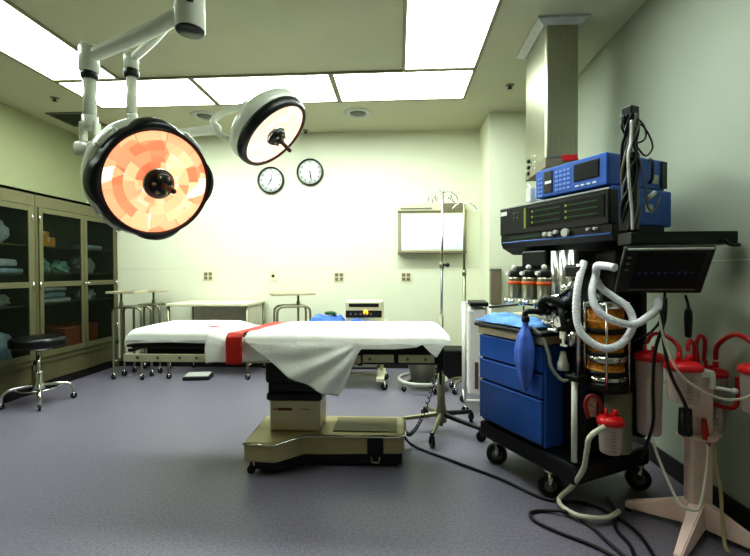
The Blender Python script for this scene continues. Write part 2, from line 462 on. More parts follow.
# ------------------------------------------------------------------ surgical ceiling light
o = thing('surgical_light', 'two-headed white surgical light hanging from the ceiling over the table', 'surgical light', (-1.0, 2.0, H))
HX, HY = -1.0, 2.0
def rel(p): return V(p) - V((HX, HY, H))
obj('ceiling_plate', B().lathe([(0, -.03), (.2, -.03), (.26, -.012), (.27, 0)], n=48), M_lampW, o)
hub = B().lathe([(.07, 0), (.07, -.515), (.064, -.52), (0, -.52)], n=40)
hubo = obj('hub', hub, M_lampW, o)
obj('bottom_cap', B().lathe([(0, -.528), (.062, -.526), (.0665, -.522), (.067, -.515)], n=40), M_lampB, hubo)
obj('control_slot', B().box(.02, .045, -.076, -.05, -.42, -.2, .004), M_black, hubo)
J1 = V((-1.555, 2.06, 2.25)); J2 = V((-1.555, 2.4, 2.40))
a1 = B().tube([rel((HX-.03, HY, 2.425)), rel((-1.25, 2.025, 2.345)), rel((-1.53, 2.055, 2.265))], lambda t: .036-.004*t, 14)
a1o = obj('swing_arm', a1, M_lampW, o)
obj('arm_joint', B().lathe([(0, .075), (.04, .07), (.046, .05), (.046, -.06), (.04, -.07), (0, -.07)], Matrix.Translation(rel(J1)), 28), M_lampW, a1o)
obj('joint_collar', B().lathe([(.038, -.07), (.04, -.085), (.034, -.105), (0, -.105)], Matrix.Translation(rel(J1)), 24), M_lampB, a1o)
a2 = B().tube([rel((HX-.05, HY+.03, 2.5)), rel((-1.3, 2.24, 2.462)), rel((-1.53, 2.385, 2.42))], lambda t: .026-.003*t, 14)
a2o = obj('swing_arm', a2, M_lampW, o)
obj('arm_joint', B().lathe([(0, .06), (.034, .055), (.04, .04), (.04, -.04), (0, -.05)], Matrix.Translation(rel(J2)), 28), M_lampW, a2o)
obj('joint_collar', B().lathe([(.04, -.045), (.042, -.07), (.034, -.09), (0, -.09)], Matrix.Translation(rel(J2)), 24), M_lampB, a2o)
# vertical drop tubes
t1 = B().cyl(rel(J1)+V((0, 0, -.1)), rel((-1.555, 2.06, 1.95)), .031, n=20)
t1o = obj('drop_tube', t1, M_lampW, o)
yk = B().lathe([(0, .03), (.036, .02), (.04, -.03), (.036, -.05), (0, -.05)], Matrix.Translation(rel((-1.555, 2.06, 1.94))), 24)
for sx in (-1, 1): yk.box(sx*.036-.008, sx*.036+.008, -.024, .024, -.10, .03, .006, M=Matrix.Translation(rel((-1.555, 2.06, 1.9))))
yk.cyl(rel((-1.62, 2.06, 1.80)), rel((-1.49, 2.06, 1.80)), .035, n=20)
yk.tube([rel((-1.56, 2.05, 1.80)), rel((-1.49, 2.05, 1.77)), rel((-1.41, 2.06, 1.74))], .026, 12)
obj('yoke', yk, M_lampW, t1o)
t2o = obj('drop_tube', B().cyl(rel(J2)+V((0, 0, -.08)), rel((-1.555, 2.4, 2.10)), .028, n=20), M_lampW, o)
L2 = V((-.765, 2.6, 2.025)); n2 = V((.681, -.062, -.723)).normalized()
L1 = V((-1.169, 2.0, 1.604)); n1 = V((.835, -.547, -.385)).normalized()
jt = V((-1.10, 2.50, 2.035))
ext = B().tube([rel((-1.555, 2.4, 2.10)), rel((-1.53, 2.42, 2.02)), rel((-1.4, 2.47, 2.0)), rel((-1.2, 2.49, 2.02)), rel(jt)], .028, 14)
ext.ball(rel(jt), .036)
obj('extension_arm', ext, M_lampW, t2o)
def lamp_head(c, n, R, refl, name_lab, scal):
    Mt = Matrix.Translation(rel(c)) @ aim((0, 0, 0), n)
    hd = B().lathe([(0, -.24*R/.3), (R*.3, -.235*R/.3), (R*.62, -.205*R/.3), (R*.85, -.16*R/.3), (R*.98, -.125*R/.3), (R*1.0, -.095*R/.3), (R*.985, -.06*R/.3), (R*.9, -.03), (0, -.02)], Mt, 64)
    ho = obj('lamp_head', hd, M_lampW, o, name_lab)
    bump = (lambda a, r, z: (1 + scal*(max(0, math.cos(4*(a-.18)))**.8) if r > R*.9 else 1)) if scal else None
    q = .945 if scal else .985; sk = .06 if scal else .036
    obj('rim', B().lathe([(R*.87, .006), (R*.885, .016), (R*.935*(q+1)/2, .012), (R*.98*q, -.004), (R*q, -.025), (R*q, -sk*R/.3), (R*.97*q, -(sk+.018)*R/.3), (R*.93*q, -(sk+.015)*R/.3)], Mt, 96, rad=bump), M_lampB, ho)
    obj('red_gasket', B().lathe([(R*.845, .004), (R*.855, .012), (R*.875, .014), (R*.89, .006)], Mt, 64), mat('dark_red_gasket', '#5a1a12', .5), ho)
    # faceted reflector: rings of flat segments
    b = B(); lay = b.bm.faces.layers.float.new('facet'); rnd = random.Random(int(R*1000)+4)
    rings = [.20, .36, .54, .70, .86]; seg = [12, 10, 14, 10]
    for k in range(4):
        n_ = seg[k]
        for i in range(n_):
            a0, a1_ = 2*PI*i/n_ + k*.1, 2*PI*(i+.985)/n_ + k*.1
            sub = 6; h0, h1 = -.006+.010*(rings[k]/.86)**2, -.006+.010*(rings[k+1]/.86)**2
            tilt = rnd.uniform(-.004, .004); val = rnd.random()
            for q in range(sub):
                b0, b1 = a0+(a1_-a0)*q/sub, a0+(a1_-a0)*(q+1)/sub
                vs = [b.bm.verts.new(Mt @ V((R*rr*math.cos(an), R*rr*math.sin(an), hh+tilt*(an-a0)))) for rr, an, hh in
                      ((rings[k], b0, h0), (rings[k+1], b0, h1), (rings[k+1], b1, h1), (rings[k], b1, h0))]
                f = b.bm.faces.new(vs); f[lay] = val
    ro = obj('reflector', b, refl, ho)
    obj('centre_cap', B().lathe([(R*.24, .006), (R*.22, .03), (R*.17, .045), (0, .05)], Mt, 36), M_lampB, ho)
    obj('cap_ring', B().lathe([(R*.26, .006), (R*.25, .018), (R*.235, .016), (R*.235, .006)], Mt, 36), M_chrome, ho)
    bt = B()
    for i in range(6):
        a = i*PI/3; bt.ball((R*.14*math.cos(a), R*.14*math.sin(a), .046), .012*R/.3, Mt, 1)
    obj('cap_screws', bt, M_dsteel, ho)
    obj('sterile_handle', B().lathe([(.016, .045), (.016, .065), (.012, .075), (.013, .16*R/.3), (.009, .17*R/.3), (0, .172*R/.3)], Mt, 18), mat('brown_handle', '#4a2418', .4), ho)
    return ho
h1 = lamp_head(L1, n1, .292, M_refl1, 'larger lamp head facing the camera with glowing orange facets', .085)
h2 = lamp_head(L2, n2, .262, M_refl2, 'smaller lamp head tipped down with pale glowing face', 0)
# chrome vent strip and grips on the big head
Mt = Matrix.Translation(rel(L1)) @ aim((0, 0, 0), n1)
for a in (.18+PI/4, .18+PI*.75, .18+PI*1.25, .18+PI*1.75):
    gb = B()
    for k in range(9):
        an = a-.16+k*.04
        gb.ball((.283*math.cos(an), .283*math.sin(an), -.055), (.014, .014, .03), Mt, 2)
    obj('white_grip', gb, M_lampW, h1)
# fork holding the small head
s2 = (aim((0, 0, 0), n2))
ax = s2 @ V((-1, 0, 0)); ax2 = s2 @ V((0, 1, 0))
fk = B()
pA = L2 - n2*.13 + ax2*.05; 
q_ = L2-n2*.19+V((-.02, -.08, .02))
fk.tube([rel(jt), rel(jt+V((-.01, .0, .05))), rel(jt+V((.03, .02, .10))), rel(jt+V((.10, .03, .13))), rel(q_)], .021, 12)
fk.tube([rel(jt), rel(jt+V((.05, -.01, -.05))), rel(L2-n2*.06+V((-.17, -.03, -.085)))], .018, 12)
fk.ball(rel(q_), .03)
obj('fork', fk, M_lampW, h2)

# ------------------------------------------------------------------ glass-front cabinets on the left wall
CX0, CX1, CZ = XL+.006, -3.5, 1.955
def cabinet(y0, y1, split, label, knob):
    o = thing('supply_cabinet', label, 'cabinet', ((CX0+CX1)/2, (y0+y1)/2, 0))
    ox, oy = -(CX0+CX1)/2, -(y0+y1)/2
    def bx(b, x0, x1, a, c, z0, z1, bev=.003): return b.box(x0+ox, x1+ox, a+oy, c+oy, z0, z1, bev)
    b = B()
    bx(b, CX0, CX1-.02, y0, y0+.02, 0, CZ); bx(b, CX0, CX1-.02, y1-.02, y1, 0, CZ)
    bx(b, CX0, CX0+.015, y0, y1, 0, CZ); bx(b, CX0, CX1, y0, y1, CZ-.03, CZ); bx(b, CX0, CX1-.02, y0, y1, .30, .33)
    obj('carcass', b, M_oliveD, o)
    b = B()                                        # face frame: fascia, stiles
    bx(b, CX1-.02, CX1, y0, y1, CZ-.14, CZ); bx(b, CX1-.02, CX1, y0, y0+.03, 0, CZ-.14); bx(b, CX1-.02, CX1, y1-.045, y1, 0, CZ-.14)
    bx(b, CX1-.02, CX1, y0, y1, .28, .33)
    obj('face_frame', b, M_olive, o)
    obj('plinth', bx(B(), CX1-.05, CX1-.03, y0+.02, y1-.02, 0, .09), M_base, o)
    b = B(); bx(b, CX1-.035, CX1-.015, y0+.03, y1-.045, .09, .28); obj('lower_panel', b, mat('lower_panel_enamel', '#5c573c', .5, var=.1), o)
    for zs in (1.44, 1.165, .86): obj('shelf', bx(B(), CX0+.02, CX1-.035, y0+.02, y1-.02, zs-.012, zs), M_olive, o)
    for a, c, kside in split:
        d = B(); z0, z1 = .335, CZ-.145; w = .045; xf0, xf1 = CX1-.004, CX1+.016
        bx(d, xf0, xf1, a, a+w, z0, z1); bx(d, xf0, xf1, c-w, c, z0, z1)
        bx(d, xf0, xf1, a+w, c-w, z1-.05, z1); bx(d, xf0, xf1, a+w, c-w, z0, z0+.06); bx(d, xf0, xf1, a+w, c-w, 1.03, 1.085)
        do = obj('door', d, M_olive, o)
        obj('glass_pane', bx(B(), CX1+.003, CX1+.007, a+w, c-w, 1.085, z1-.05, 0), M_glass, do)
        obj('glass_pane', bx(B(), CX1+.003, CX1+.007, a+w, c-w, z0+.06, 1.03, 0), M_glass, do)
        ky = (c-.02 if kside > 0 else a+.02)+oy
        obj('knob', B().cyl((CX1+.016+ox, ky, 1.055), (CX1+.04+ox, ky, 1.055), .011).ball((CX1+.042+ox, ky, 1.055), .015), M_chrome, do)
        hy = (a+.004 if kside > 0 else c-.004)+oy
        for zh in (.52, 1.05, 1.70): obj('hinge', B().cyl((CX1+.02+ox, hy, zh-.035), (CX1+.02+ox, hy, zh+.035), .007), M_chrome, do)
    return o
cabinet(2.62, 3.885, [(2.65, 3.235, 1), (3.24, 3.84, -1)], 'olive steel glass-front supply cabinet cut by the left edge of the photo, behind the stool', 0)
cabinet(3.89, 5.075, [(3.915, 4.50, 1), (4.505, 5.03, -1)], 'olive steel glass-front supply cabinet standing in the back left corner', 0)

# cabinet contents
def lump(name, x, y, z, r, m, label, cat, seed, nz=.3, nf=2.2):
    b = B(); b.ball((0, 0, 0), r, None, 4, nz, nf, seed, flat=-r[2]*.55)
    zmin = min(v_.co.z for v_ in b.bm.verts)
    for v_ in b.bm.verts: v_.co.z -= zmin
    ob_ = obj(name, b, m); ob_.location = (x, y, z+.001); tag(ob_, label, cat); return ob_
def pack(name, x, y, z, sx, sy, sz, m, label, cat, seed, rz=0, layers=1):
    b = B()
    def fn(k):
        def g(u, w):
            a = u*2*PI; ph = w
            return V((0, 0, 0))
        return g
    b.box(-sx/2, sx/2, -sy/2, sy/2, 0, sz, min(sx, sy, sz)*.35, seg=3)
    bmesh.ops.subdivide_edges(b.bm, edges=b.bm.edges[:], cuts=2, use_grid_fill=True)
    for v_ in b.bm.verts:
        p = v_.co*14 + V((seed*3.3, seed*1.7, seed)); k = min(1, v_.co.z/(sz*.3)) if sz else 1
        d = V((noise.noise(p), noise.noise(p+V((9, 0, 0))), noise.noise(p+V((0, 9, 0)))))*.012
        v_.co += V((d.x, d.y, d.z*k))
        v_.co.z = max(0, v_.co.z)
    for f in b.bm.faces: f.smooth = True
    ob_ = obj(name, b, m); ob_.location = (x, y, z+.001); ob_.rotation_euler = (0, 0, rz); tag(ob_, label, cat); return ob_
S1, S2, S3, S4 = 1.44, 1.165, .86, .33
XS = -3.69
lump('plastic_bag', XS, 3.58, S1, (.10, .15, .15), M_pack, 'pale crumpled bag on the top shelf of the left cabinet', 'bag', 1, .4)
pack('linen_pack', XS, 3.62, S2, .26, .40, .05, M_packB, 'flat pale blue linen pack, lowest on the left cabinet middle shelf', 'pack', 2)
pack('linen_pack', XS, 3.60, S2+.066, .24, .36, .07, M_pack, 'folded white linen pack lying on the flat blue pack in the left cabinet', 'pack', 3, .1)
b = B().cyl((-.12, 0, .04), (.12, 0, .04), .04, n=20); r_ = obj('gauze_roll', b, M_pack); r_.location = (XS, 3.53, S2+.148); tag(r_, 'rolled white gauze on the linen stack of the left cabinet', 'roll')
lump('plastic_bag', XS, 3.60, S3, (.10, .17, .085), M_clearb, 'grey bag on the low shelf of the left cabinet', 'bag', 5, .25)
lump('linen_bundle', XS, 3.6, S4, (.11, .2, .20), M_packB, 'tall pale patterned bundle at the bottom of the left cabinet', 'bundle', 6, .2)
def carton(x, y, z, sx, sy, sz, label):
    t_ = thing('carton', label, 'box', (x, y, z+.001))
    obj('box', B().box(-sx/2, sx/2, -sy/2, sy/2, 0, sz, .004), M_board, t_)
    obj('tape', B().box(-sx/2-.001, sx/2+.001, -.012, .012, sz*.5, sz+.001), M_cream, t_)
carton(-3.63, 4.10, S1, .16, .17, .095, 'orange cardboard carton, lower of the two stacked in the corner cabinet')
carton(-3.63, 4.07, S1+.097, .12, .12, .055, 'small orange carton on top of the larger carton in the corner cabinet')
pack('instrument_pack', -3.63, 4.24, S1, .1, .08, .07, M_navy, 'small dark blue pack beside the orange cartons', 'pack', 8)
lump('plastic_bag', XS, 4.09, S2, (.095, .125, .12), M_poly, 'green tinted plastic bag on the left of the corner cabinet middle shelf', 'bag', 9, .35)
lump('plastic_bag', XS+.03, 4.36, S2, (.09, .10, .085), M_poly, 'smaller green tinted plastic bag right of the larger one in the corner cabinet', 'bag', 10, .35)
pack('instrument_pack', XS, 4.80, S1, .18, .3, .055, M_packB, 'blue grey pack on the top shelf behind the right door of the corner cabinet', 'pack', 11)
lump('plastic_bag', XS, 4.72, S2, (.095, .14, .13), M_clearb, 'clear crumpled bag behind the right door of the corner cabinet middle shelf', 'bag', 12, .35)
pack('linen_pack', XS, 4.16, S3, .26, .46, .045, M_pack, 'white folded pack, lowest of three on the corner cabinet low shelf', 'pack', 13)
pack('linen_pack', XS, 4.14, S3+.056, .24, .4, .05, M_packB, 'pale blue folded pack, middle of three on the corner cabinet low shelf', 'pack', 14, .06)
pack('linen_pack', XS, 4.18, S3+.118, .22, .36, .04, M_pack, 'thin white folded pack on top of three on the corner cabinet low shelf', 'pack', 15, -.05)
lump('plastic_bag', XS, 4.74, S3, (.10, .15, .075), M_clearb, 'flat clear bag behind the right door of the corner cabinet low shelf', 'bag', 16, .35)
bk = thing('wicker_basket', 'reddish orange open basket at the bottom of the corner cabinet', 'basket', (-3.66, 4.50, S4+.001))
bb = B()
for dx, sx in ((-.14, .012), (.14, .012)): bb.box(dx-.006, dx+.006, -.24, .24, 0, .25, .004)
for dy in (-.24, .24): bb.box(-.14, .14, dy-.006, dy+.006, 0, .25, .004)
bb.box(-.14, .14, -.24, .24, 0, .012)
obj('body', bb, M_basket, bk)
rb = B().tube([(-.14, -.24, .25), (.14, -.24, .25), (.14, .24, .25), (-.14, .24, .25)], .012, 8, 1, True)
rb.bm.normal_update(); obj('rim', rb, M_basket, bk)
lump('linen_bundle', -3.66, 4.10, S4, (.08, .10, .06), M_pack, 'small white bundle left of the basket at the bottom of the corner cabinet', 'bundle', 18, .3)

# ------------------------------------------------------------------ casters
def caster(b_metal, b_wheel, x, y, zt, r=.03, ang=0):
    """zt: height where the caster stem enters the frame"""
    b_metal.cyl((x, y, r*1.6), (x, y, zt), r*.28, n=10)
    c_, s_ = math.cos(ang), math.sin(ang)
    for sg in (-1, 1):
        ox_, oy_ = -s_*sg*r*.42, c_*sg*r*.42
        b_metal.cyl((x+ox_, y+oy_, r), (x+ox_*.9, y+oy_*.9, r*2.1), r*.3, r*.22, n=8)
    b_metal.cyl((x, y, r*2.0), (x, y, r*2.35), r*.5, n=12)
    d = V((-s_, c_, 0))*r*.3
    b_wheel.cyl(V((x, y, r))-d, V((x, y, r))+d, r, n=20)

def add_caster(parent, x, y, zt, r=.03, ang=0, metal=None):
    m_, w_ = B(), B(); caster(m_, w_, x, y, zt, r, ang)
    co = obj('caster', m_, metal or M_chrome, parent); obj('wheel', w_, M_rubber, co); return co

# ------------------------------------------------------------------ stool
o = thing('stool', 'round black vinyl stool on a chrome wheeled base in front of the cabinets', 'stool', (-3.215, 3.58, 0), .25)
obj('seat', B().lathe([(0, .60), (.17, .602), (.198, .595), (.208, .575), (.208, .532), (.196, .512), (0, .508)], n=48), M_vinyl, o)
obj('post', B().cyl((0, 0, .12), (0, 0, .50), .017, n=20).lathe([(.09, .505), (.09, .495), (.02, .47)], n=24), M_chrome, o)
obj('hub', B().lathe([(0, .30), (.03, .30), (.036, .28), (.036, .2), (.05, .17), (.045, .12), (0, .11)], n=24), M_chrome, o)
for i in range(4):
    a = PI/4*2*i + .5
    c_, s_ = math.cos(a), math.sin(a)
    obj('leg', B().tube([(.03*c_, .03*s_, .17), (.12*c_, .12*s_, .165), (.21*c_, .21*s_, .15), (.25*c_, .25*s_, .11), (.255*c_, .255*s_, .05)], .015, 12), M_chrome, o)
    add_caster(o, .255*c_, .255*s_, .07, .027, a)
obj('foot_ring', B().tube([(.16*math.cos(i*PI/12), .16*math.sin(i*PI/12), .145) for i in range(24)], .006, 8, 1, True), M_chrome, o)

# ------------------------------------------------------------------ instrument stands with trays
def tray_stand(label, loc, rz, w, d, post, tray, tw, td, tz):
    o = thing('tray_stand', label, 'stand', loc, rz, 'tray stands along the back wall')
    for sy in (-1, 1):
        y = sy*d/2; h = .79
        obj('hoop', B().tube([(-w/2, y, .07), (-w/2, y, .5), (-w/2, y, h-.07), (-w/2+.02, y, h-.02), (-w/2+.07, y, h), (0, y, h), (w/2-.07, y, h), (w/2-.02, y, h-.02), (w/2, y, h-.07), (w/2, y, .5), (w/2, y, .07)], .0125, 12), M_dsteel, o)
        for sx in (-1, 1): add_caster(o, sx*w/2, y, .09, .03, .6*sx+sy)
    obj('lower_bars', B().cyl((-w/2, -d/2, .2), (-w/2, d/2, .2), .01).cyl((w/2, -d/2, .2), (w/2, d/2, .2), .01).cyl((-w/2, 0, .2), (w/2, 0, .2), .01), M_dsteel, o)
    obj('top_plate', B().box(-w/2+.05, w/2-.05, -d/2, d/2, .79, .803, .004), M_dsteel, o)
    px, py = post; tx, ty = tray
    obj('post', B().cyl((px, py, .2), (px, py, tz-.01), .012, n=14).cyl((px, py, .79), (px, py, .84), .02, n=14), M_dsteel, o)
    b = B()
    b.box(tx-tw, tx+tw, ty-td, ty+td, tz-.012, tz-.006, .002)
    for x0_, x1_, y0_, y1_ in ((-tw, tw, -td, -td+.012), (-tw, tw, td-.012, td), (-tw, -tw+.012, -td, td), (tw-.012, tw, -td, td)):
        b.box(tx+x0_, tx+x1_, ty+y0_, ty+y1_, tz-.012, tz+.012, .004)
    obj('tray', b, M_tanL, o)
    return o
tray_stand('steel tray stand on wheels nearest the corner cabinet', (-2.945, 4.505, 0), -.05, .33, .17, (-.13, 0), (-.052, 0), .165, .13, .955)
tray_stand('steel tray stand on wheels between the corner stand and the steel table', (-2.93, 4.85, 0), 0, .31, .2, (0, .04), (.012, 0), .122, .13, .95)
tray_stand('steel tray stand on wheels right of the steel table under the single-jack plate', (-1.19, 4.66, 0), .42, .36, .24, (.07, 0), (0, 0), .235, .15, .925)

# ------------------------------------------------------------------ steel table at the back wall
o = thing('steel_table', 'plain steel table with grey back panel standing against the back wall', 'table', (-2.075, 4.75, 0))
obj('top', B().box(-.455, .46, -.31, .31, .80, .83, .006), M_cream, o)
obj('back_panel', B().box(-.42, .42, .262, .27, .14, .80), mat('grey_steel_panel', '#dad4c0', .5, 0), o)
obj('side_panel', B().box(.424, .432, -.24, .25, .14, .80), bpy.data.materials['grey_steel_panel'], o)
for sx in (-1, 1):
    for sy in (-.28, .28):
        obj('leg', B().cyl((sx*.44, sy, .06), (sx*.44, sy, .80), .015, n=14), M_dsteel, o)
        add_caster(o, sx*.44, sy, .08, .028, .5)
o = thing('foot_pedal', 'low dark foot pedal with a light top on the floor under the table', 'pedal', (-2.2, 4.5, 0), .15)
obj('base', B().box(-.14, .14, -.09, .09, 0, .04, .01), M_black, o)
obj('treadle', B().box(-.12, .13, -.08, .06, .045, .06, .006, M=Matrix.Rotation(.08, 4, 'X')), M_greyL, o)

# ------------------------------------------------------------------ equipment cart, instrument and blue towels behind the table
o = thing('equipment_cart', 'low steel cart behind the operating table carrying the black-fronted instrument', 'cart', (-.51, 4.35, 0))
obj('top', B().box(-.4, .4, -.25, .25, .625, .65, .005), M_cream, o)
for sx in (-1, 1):
    obj('leg', B().cyl((sx*.33, .12, .12), (sx*.33, .12, .63), .02, n=14), M_cream, o)
    obj('foot', B().box(sx*.33-.04, sx*.33+.04, -.25, .22, .085, .125, .01), M_cream, o)
    for sy in (-.22, .19): add_caster(o, sx*.37, sy, .09, .035, .5)
obj('cross_bar', B().box(-.33, .33, -.02, .03, .09, .12, .006), M_cream, o)
obj('lower_shelf', B().box(-.3, .3, -.2, .2, .2, .22, .004), M_black, o)
o = thing('electrosurgical_unit', 'cream instrument with black front panel and amber lamp on the cart', 'instrument', (-.345, 4.36, .651))
obj('case', B().box(-.19, .19, -.16, .16, .01, .22, .012), M_cream, o)
obj('front_panel', B().box(-.18, .18, -.168, -.158, .06, .13, .004), M_black, o)
obj('top_grille', B().box(-.15, .15, -.164, -.155, .165, .2, .003), M_black, o)
kb = B()
for i in range(5): kb.cyl((-.13+.05*i, -.168, .095), (-.13+.05*i, -.185, .095), .012)
obj('knobs', kb, M_grey, o)
obj('indicator_lamp', B().lathe([(.026, .0), (.022, .012), (0, .016)], Matrix.Translation((.02, -.168, .11)) @ Matrix.Rotation(PI/2, 4, 'X'), 20), M_amber, o, 'amber indicator lamp')
fb = B()
for sx in (-1, 1):
    for sy in (-1, 1): fb.cyl((sx*.15, sy*.12, 0), (sx*.15, sy*.12, .012), .015)
obj('feet', fb, M_rubber, o)
def towel(name, label, loc, sx, sy, h, m, seed, rz=0):
    b = B()
    def fn(u, w):
        x, y = (u-.5)*sx, (w-.5)*sy
        ed = min(1, min(u, 1-u, w, 1-w)*7)
        z = h*ed*(.65+.6*noise.noise(V((x*9+seed, y*9, seed)))) + .004 + .3*h*noise.noise(V((x*22, y*22, seed)))*ed
        return V((x+.012*noise.noise(V((x*8, y*8, seed+4))), y+.012*noise.noise(V((x*8, y*8, seed+9))), max(.004, z)))
    b.grid(fn, 34, 24)
    ob_ = obj(name, b, m, solid=.003); ob_.location = loc; ob_.rotation_euler = (0, 0, rz); tag(ob_, label, 'towel'); return ob_
towel('blue_towel', 'long crumpled blue towel on the cart left of the instrument', (-.735, 4.27, .652), .36, .30, .08, mat('deep_blue_towel', '#4f74d8', .9, var=.25, scale=18, bump=.5, bscale=40), 3)
towel('blue_towel', 'smaller crumpled blue towel directly in front of the instrument on the cart', (-.375, 4.145, .652),       .24, .08, .05, bpy.data.materials['deep_blue_towel'], 5)
lump('green_cloth', -.69, 4.26, .733, (.06, .05, .02), mat('dark_green_cloth', '#20543c', .9, var=.2), 'small dark green cloth on top of the blue towels', 'cloth', 22, .3)

# ------------------------------------------------------------------ kick bucket, bin, hamper
o = thing('kick_bucket', 'steel kick bucket in a round bumper frame on wheels behind the table end', 'bucket', (.24, 4.2, 0))
obj('bucket', B().lathe([(0, .07), (.11, .07), (.155, .29), (.163, .295), (.155, .30), (.148, .285), (.105, .08), (0, .08)], n=40), M_steel, o)
obj('bumper_ring', B().tube([(.235*math.cos(i*PI/16), .235*math.sin(i*PI/16), .1) for i in range(32)], .017, 10, 1, True), M_greyL, o)
sb = B()
for i in range(4):
    a = i*PI/2+.5; sb.cyl((.1*math.cos(a), .1*math.sin(a), .1), (.225*math.cos(a), .225*math.sin(a), .1), .008)
obj('spokes', sb, M_dsteel, o)
for i in range(4):
    a = i*PI/2+.5; add_caster(o, .215*math.cos(a), .215*math.sin(a), .09, .026, a)
o = thing('waste_bin', 'black plastic waste bin behind the kick bucket against the back wall', 'bin', (.56, 4.72, 0))
obj('body', B().prism([(-.17, -.14), (.17, -.14), (.17, .14), (-.17, .14)], 0, .30, .02), M_black, o)
obj('rim', B().box(-.185, .185, -.155, .155, .29, .315, .008), M_rubber, o)
M_hamper = mat('hamper_white', '#ece6e2', .5, var=.04)
o = thing('linen_hamper', 'tall narrow white wheeled hamper between the second drip stand and blue drawers', 'hamper', (.66, 3.62, 0), -.1)
obj('bag', B().prism([(-.075, -.13), (.075, -.13), (.085, .14), (-.07, .14)], .14, .86, .025), M_hamper, o)
fb = B()
for sx in (-1, 1):
    for sy in (-.155, .155): fb.cyl((sx*.1, sy, .1), (sx*.1, sy, .90), .01)
    fb.cyl((sx*.1, -.155, .11), (sx*.1, .155, .11), .01); fb.cyl((sx*.1, -.155, .89), (sx*.1, .155, .89), .01)
fb.cyl((-.1, -.155, .11), (.1, -.155, .11), .01); fb.cyl((-.1, .155, .89), (.1, .155, .89), .01)
obj('frame', fb, M_hamper, o)
obj('dark_slot', B().box(-.02, .01, -.137, -.128, .2, .42, .003), mat('dark_mauve', '#6a4a50', .6), o)
obj('black_lid', B().box(-.06, .09, -.15, .15, .88, .915, .008), M_black, o)
for sx in (-1, 1):
    for sy in (-.155, .155): add_caster(o, sx*.1, sy, .12, .03, .4)

# ------------------------------------------------------------------ drip stands
o = thing('drip_stand', 'chrome drip stand with five-wheel base at the right end of the operating table', 'drip stand', (.312, 3.09, 0), 0)
lean = .008
obj('pole', B().cyl((0, 0, .04), (lean*.45, 0, .85), .015, n=16), M_dsteel, o)
obj('inner_pole', B().cyl((lean*.45, 0, .83), (lean*1.7, .01, 1.74), .009, n=14), M_chrome, o)
obj('clamp', B().cyl((lean*.75, 0, 1.19), (lean*.78, 0, 1.235), .017), M_dsteel, o)
obj('clamp_knob', B().cyl((lean*.76+.01, -.008, 1.215), (lean*.76+.035, -.012, 1.215), .009).ball((lean*.76+.04, -.012, 1.215), .016), M_black, o)
obj('collar', B().lathe([(.016, .42), (.028, .41), (.03, .2), (.04, .14), (.04, .07), (0, .06)], n=20), M_dsteel, o)
top = V((lean*1.7, .01, 1.74))
for a, L in ((.3, .11), (2.6, .11), (4.0, .09), (5.3, .09)):
    c_, s_ = math.cos(a), math.sin(a)
    obj('hook', B().tube([top, top+V((L*.5*c_, L*.5*s_, .015)), top+V((L*c_, L*s_, -.02)), top+V((L*1.0*c_, L*1.0*s_, -.055)), top+V((L*.75*c_, L*.75*s_, -.06)), top+V((L*.72*c_, L*.72*s_, -.035))], .0045, 8), M_chrome, o)
for k in range(5):
    a = -PI/2 - .3 + k*2*PI/5
    c_, s_ = math.cos(a), math.sin(a); L = .31
    obj('leg', B().tube([(.03*c_, .03*s_, .125), (.16*c_, .16*s_, .105), (L*c_, L*s_, .085)], lambda t: .02-.006*t, 10), M_dsteel if k in (0, 4, 3) else M_black, o)
    add_caster(o, L*c_, L*s_, .085, .033, a+.6, M_black)
o = thing('drip_stand', 'grey drip stand standing further back beside the white hamper', 'drip stand', (.555, 4.12, 0), 0)
dx = .085
obj('pole', B().cyl((dx, 0, .1), (dx, 0, 1.16), .017, n=16), M_dsteel, o)
obj('inner_pole', B().cyl((dx, 0, 1.14), (dx, 0, 1.82), .013, n=14), M_dsteel, o)
obj('collar', B().cyl((dx, 0, 1.13), (dx, 0, 1.18), .021), M_dsteel, o)
for sx in (-1, 1):
    obj('hook', B().tube([(dx, 0, 1.82), (dx+sx*.05, -.01, 1.825), (dx+sx*.1, -.02, 1.79), (dx+sx*.11, -.02, 1.76), (dx+sx*.085, -.02, 1.745)], .005, 8), M_chrome, o)
for k in range(4):
    a = PI/4 + k*PI/2; c_, s_ = math.cos(a), math.sin(a); L = .15
    obj('leg', B().tube([(dx+.02*c_, .02*s_, .13), (dx+.1*c_, .1*s_, .11), (dx+L*c_, L*s_, .09)], .013, 10), M_dsteel, o)
    add_caster(o, dx+L*c_, L*s_, .09, .03, a)

# ------------------------------------------------------------------ operating table
o = thing('operating_table', 'tan pedestal operating table with steel side rails under white sheets', 'operating table', (-.45, 2.6, 0))
def rt(x, y, z=0): return (x+.45, y-2.6) if z == 0 else (x+.45, y-2.6, z)
outl = [rt(-.885, 2.34), rt(-.70, 2.325), rt(-.567, 2.47), rt(.01, 2.475), rt(.035, 2.50), rt(.035, 2.78), rt(.0, 2.81), rt(-.86, 2.81), rt(-.895, 2.78)]
def inset(poly, d):
    cx = sum(p[0] for p in poly)/len(poly); cy = sum(p[1] for p in poly)/len(poly)
    return [(p[0]+(cx-p[0])*d/abs(p[0]-cx+1e-6)*(1 if p[0] > cx else -1) if abs(p[0]-cx) > .2 else p[0], p[1]+(d if p[1] < cy else -d)) for p in poly]
bo = obj('base', B().prism(outl, .085, .2, .012), M_tan, o)
obj('base_trim', B().tube([rt(-.885, 2.335, .19), rt(-.70, 2.318, .19), rt(-.567, 2.463, .19), rt(.01, 2.468, .19), rt(.04, 2.5, .19), rt(.04, 2.78, .19)], .007, 8, 1), M_chrome, bo)
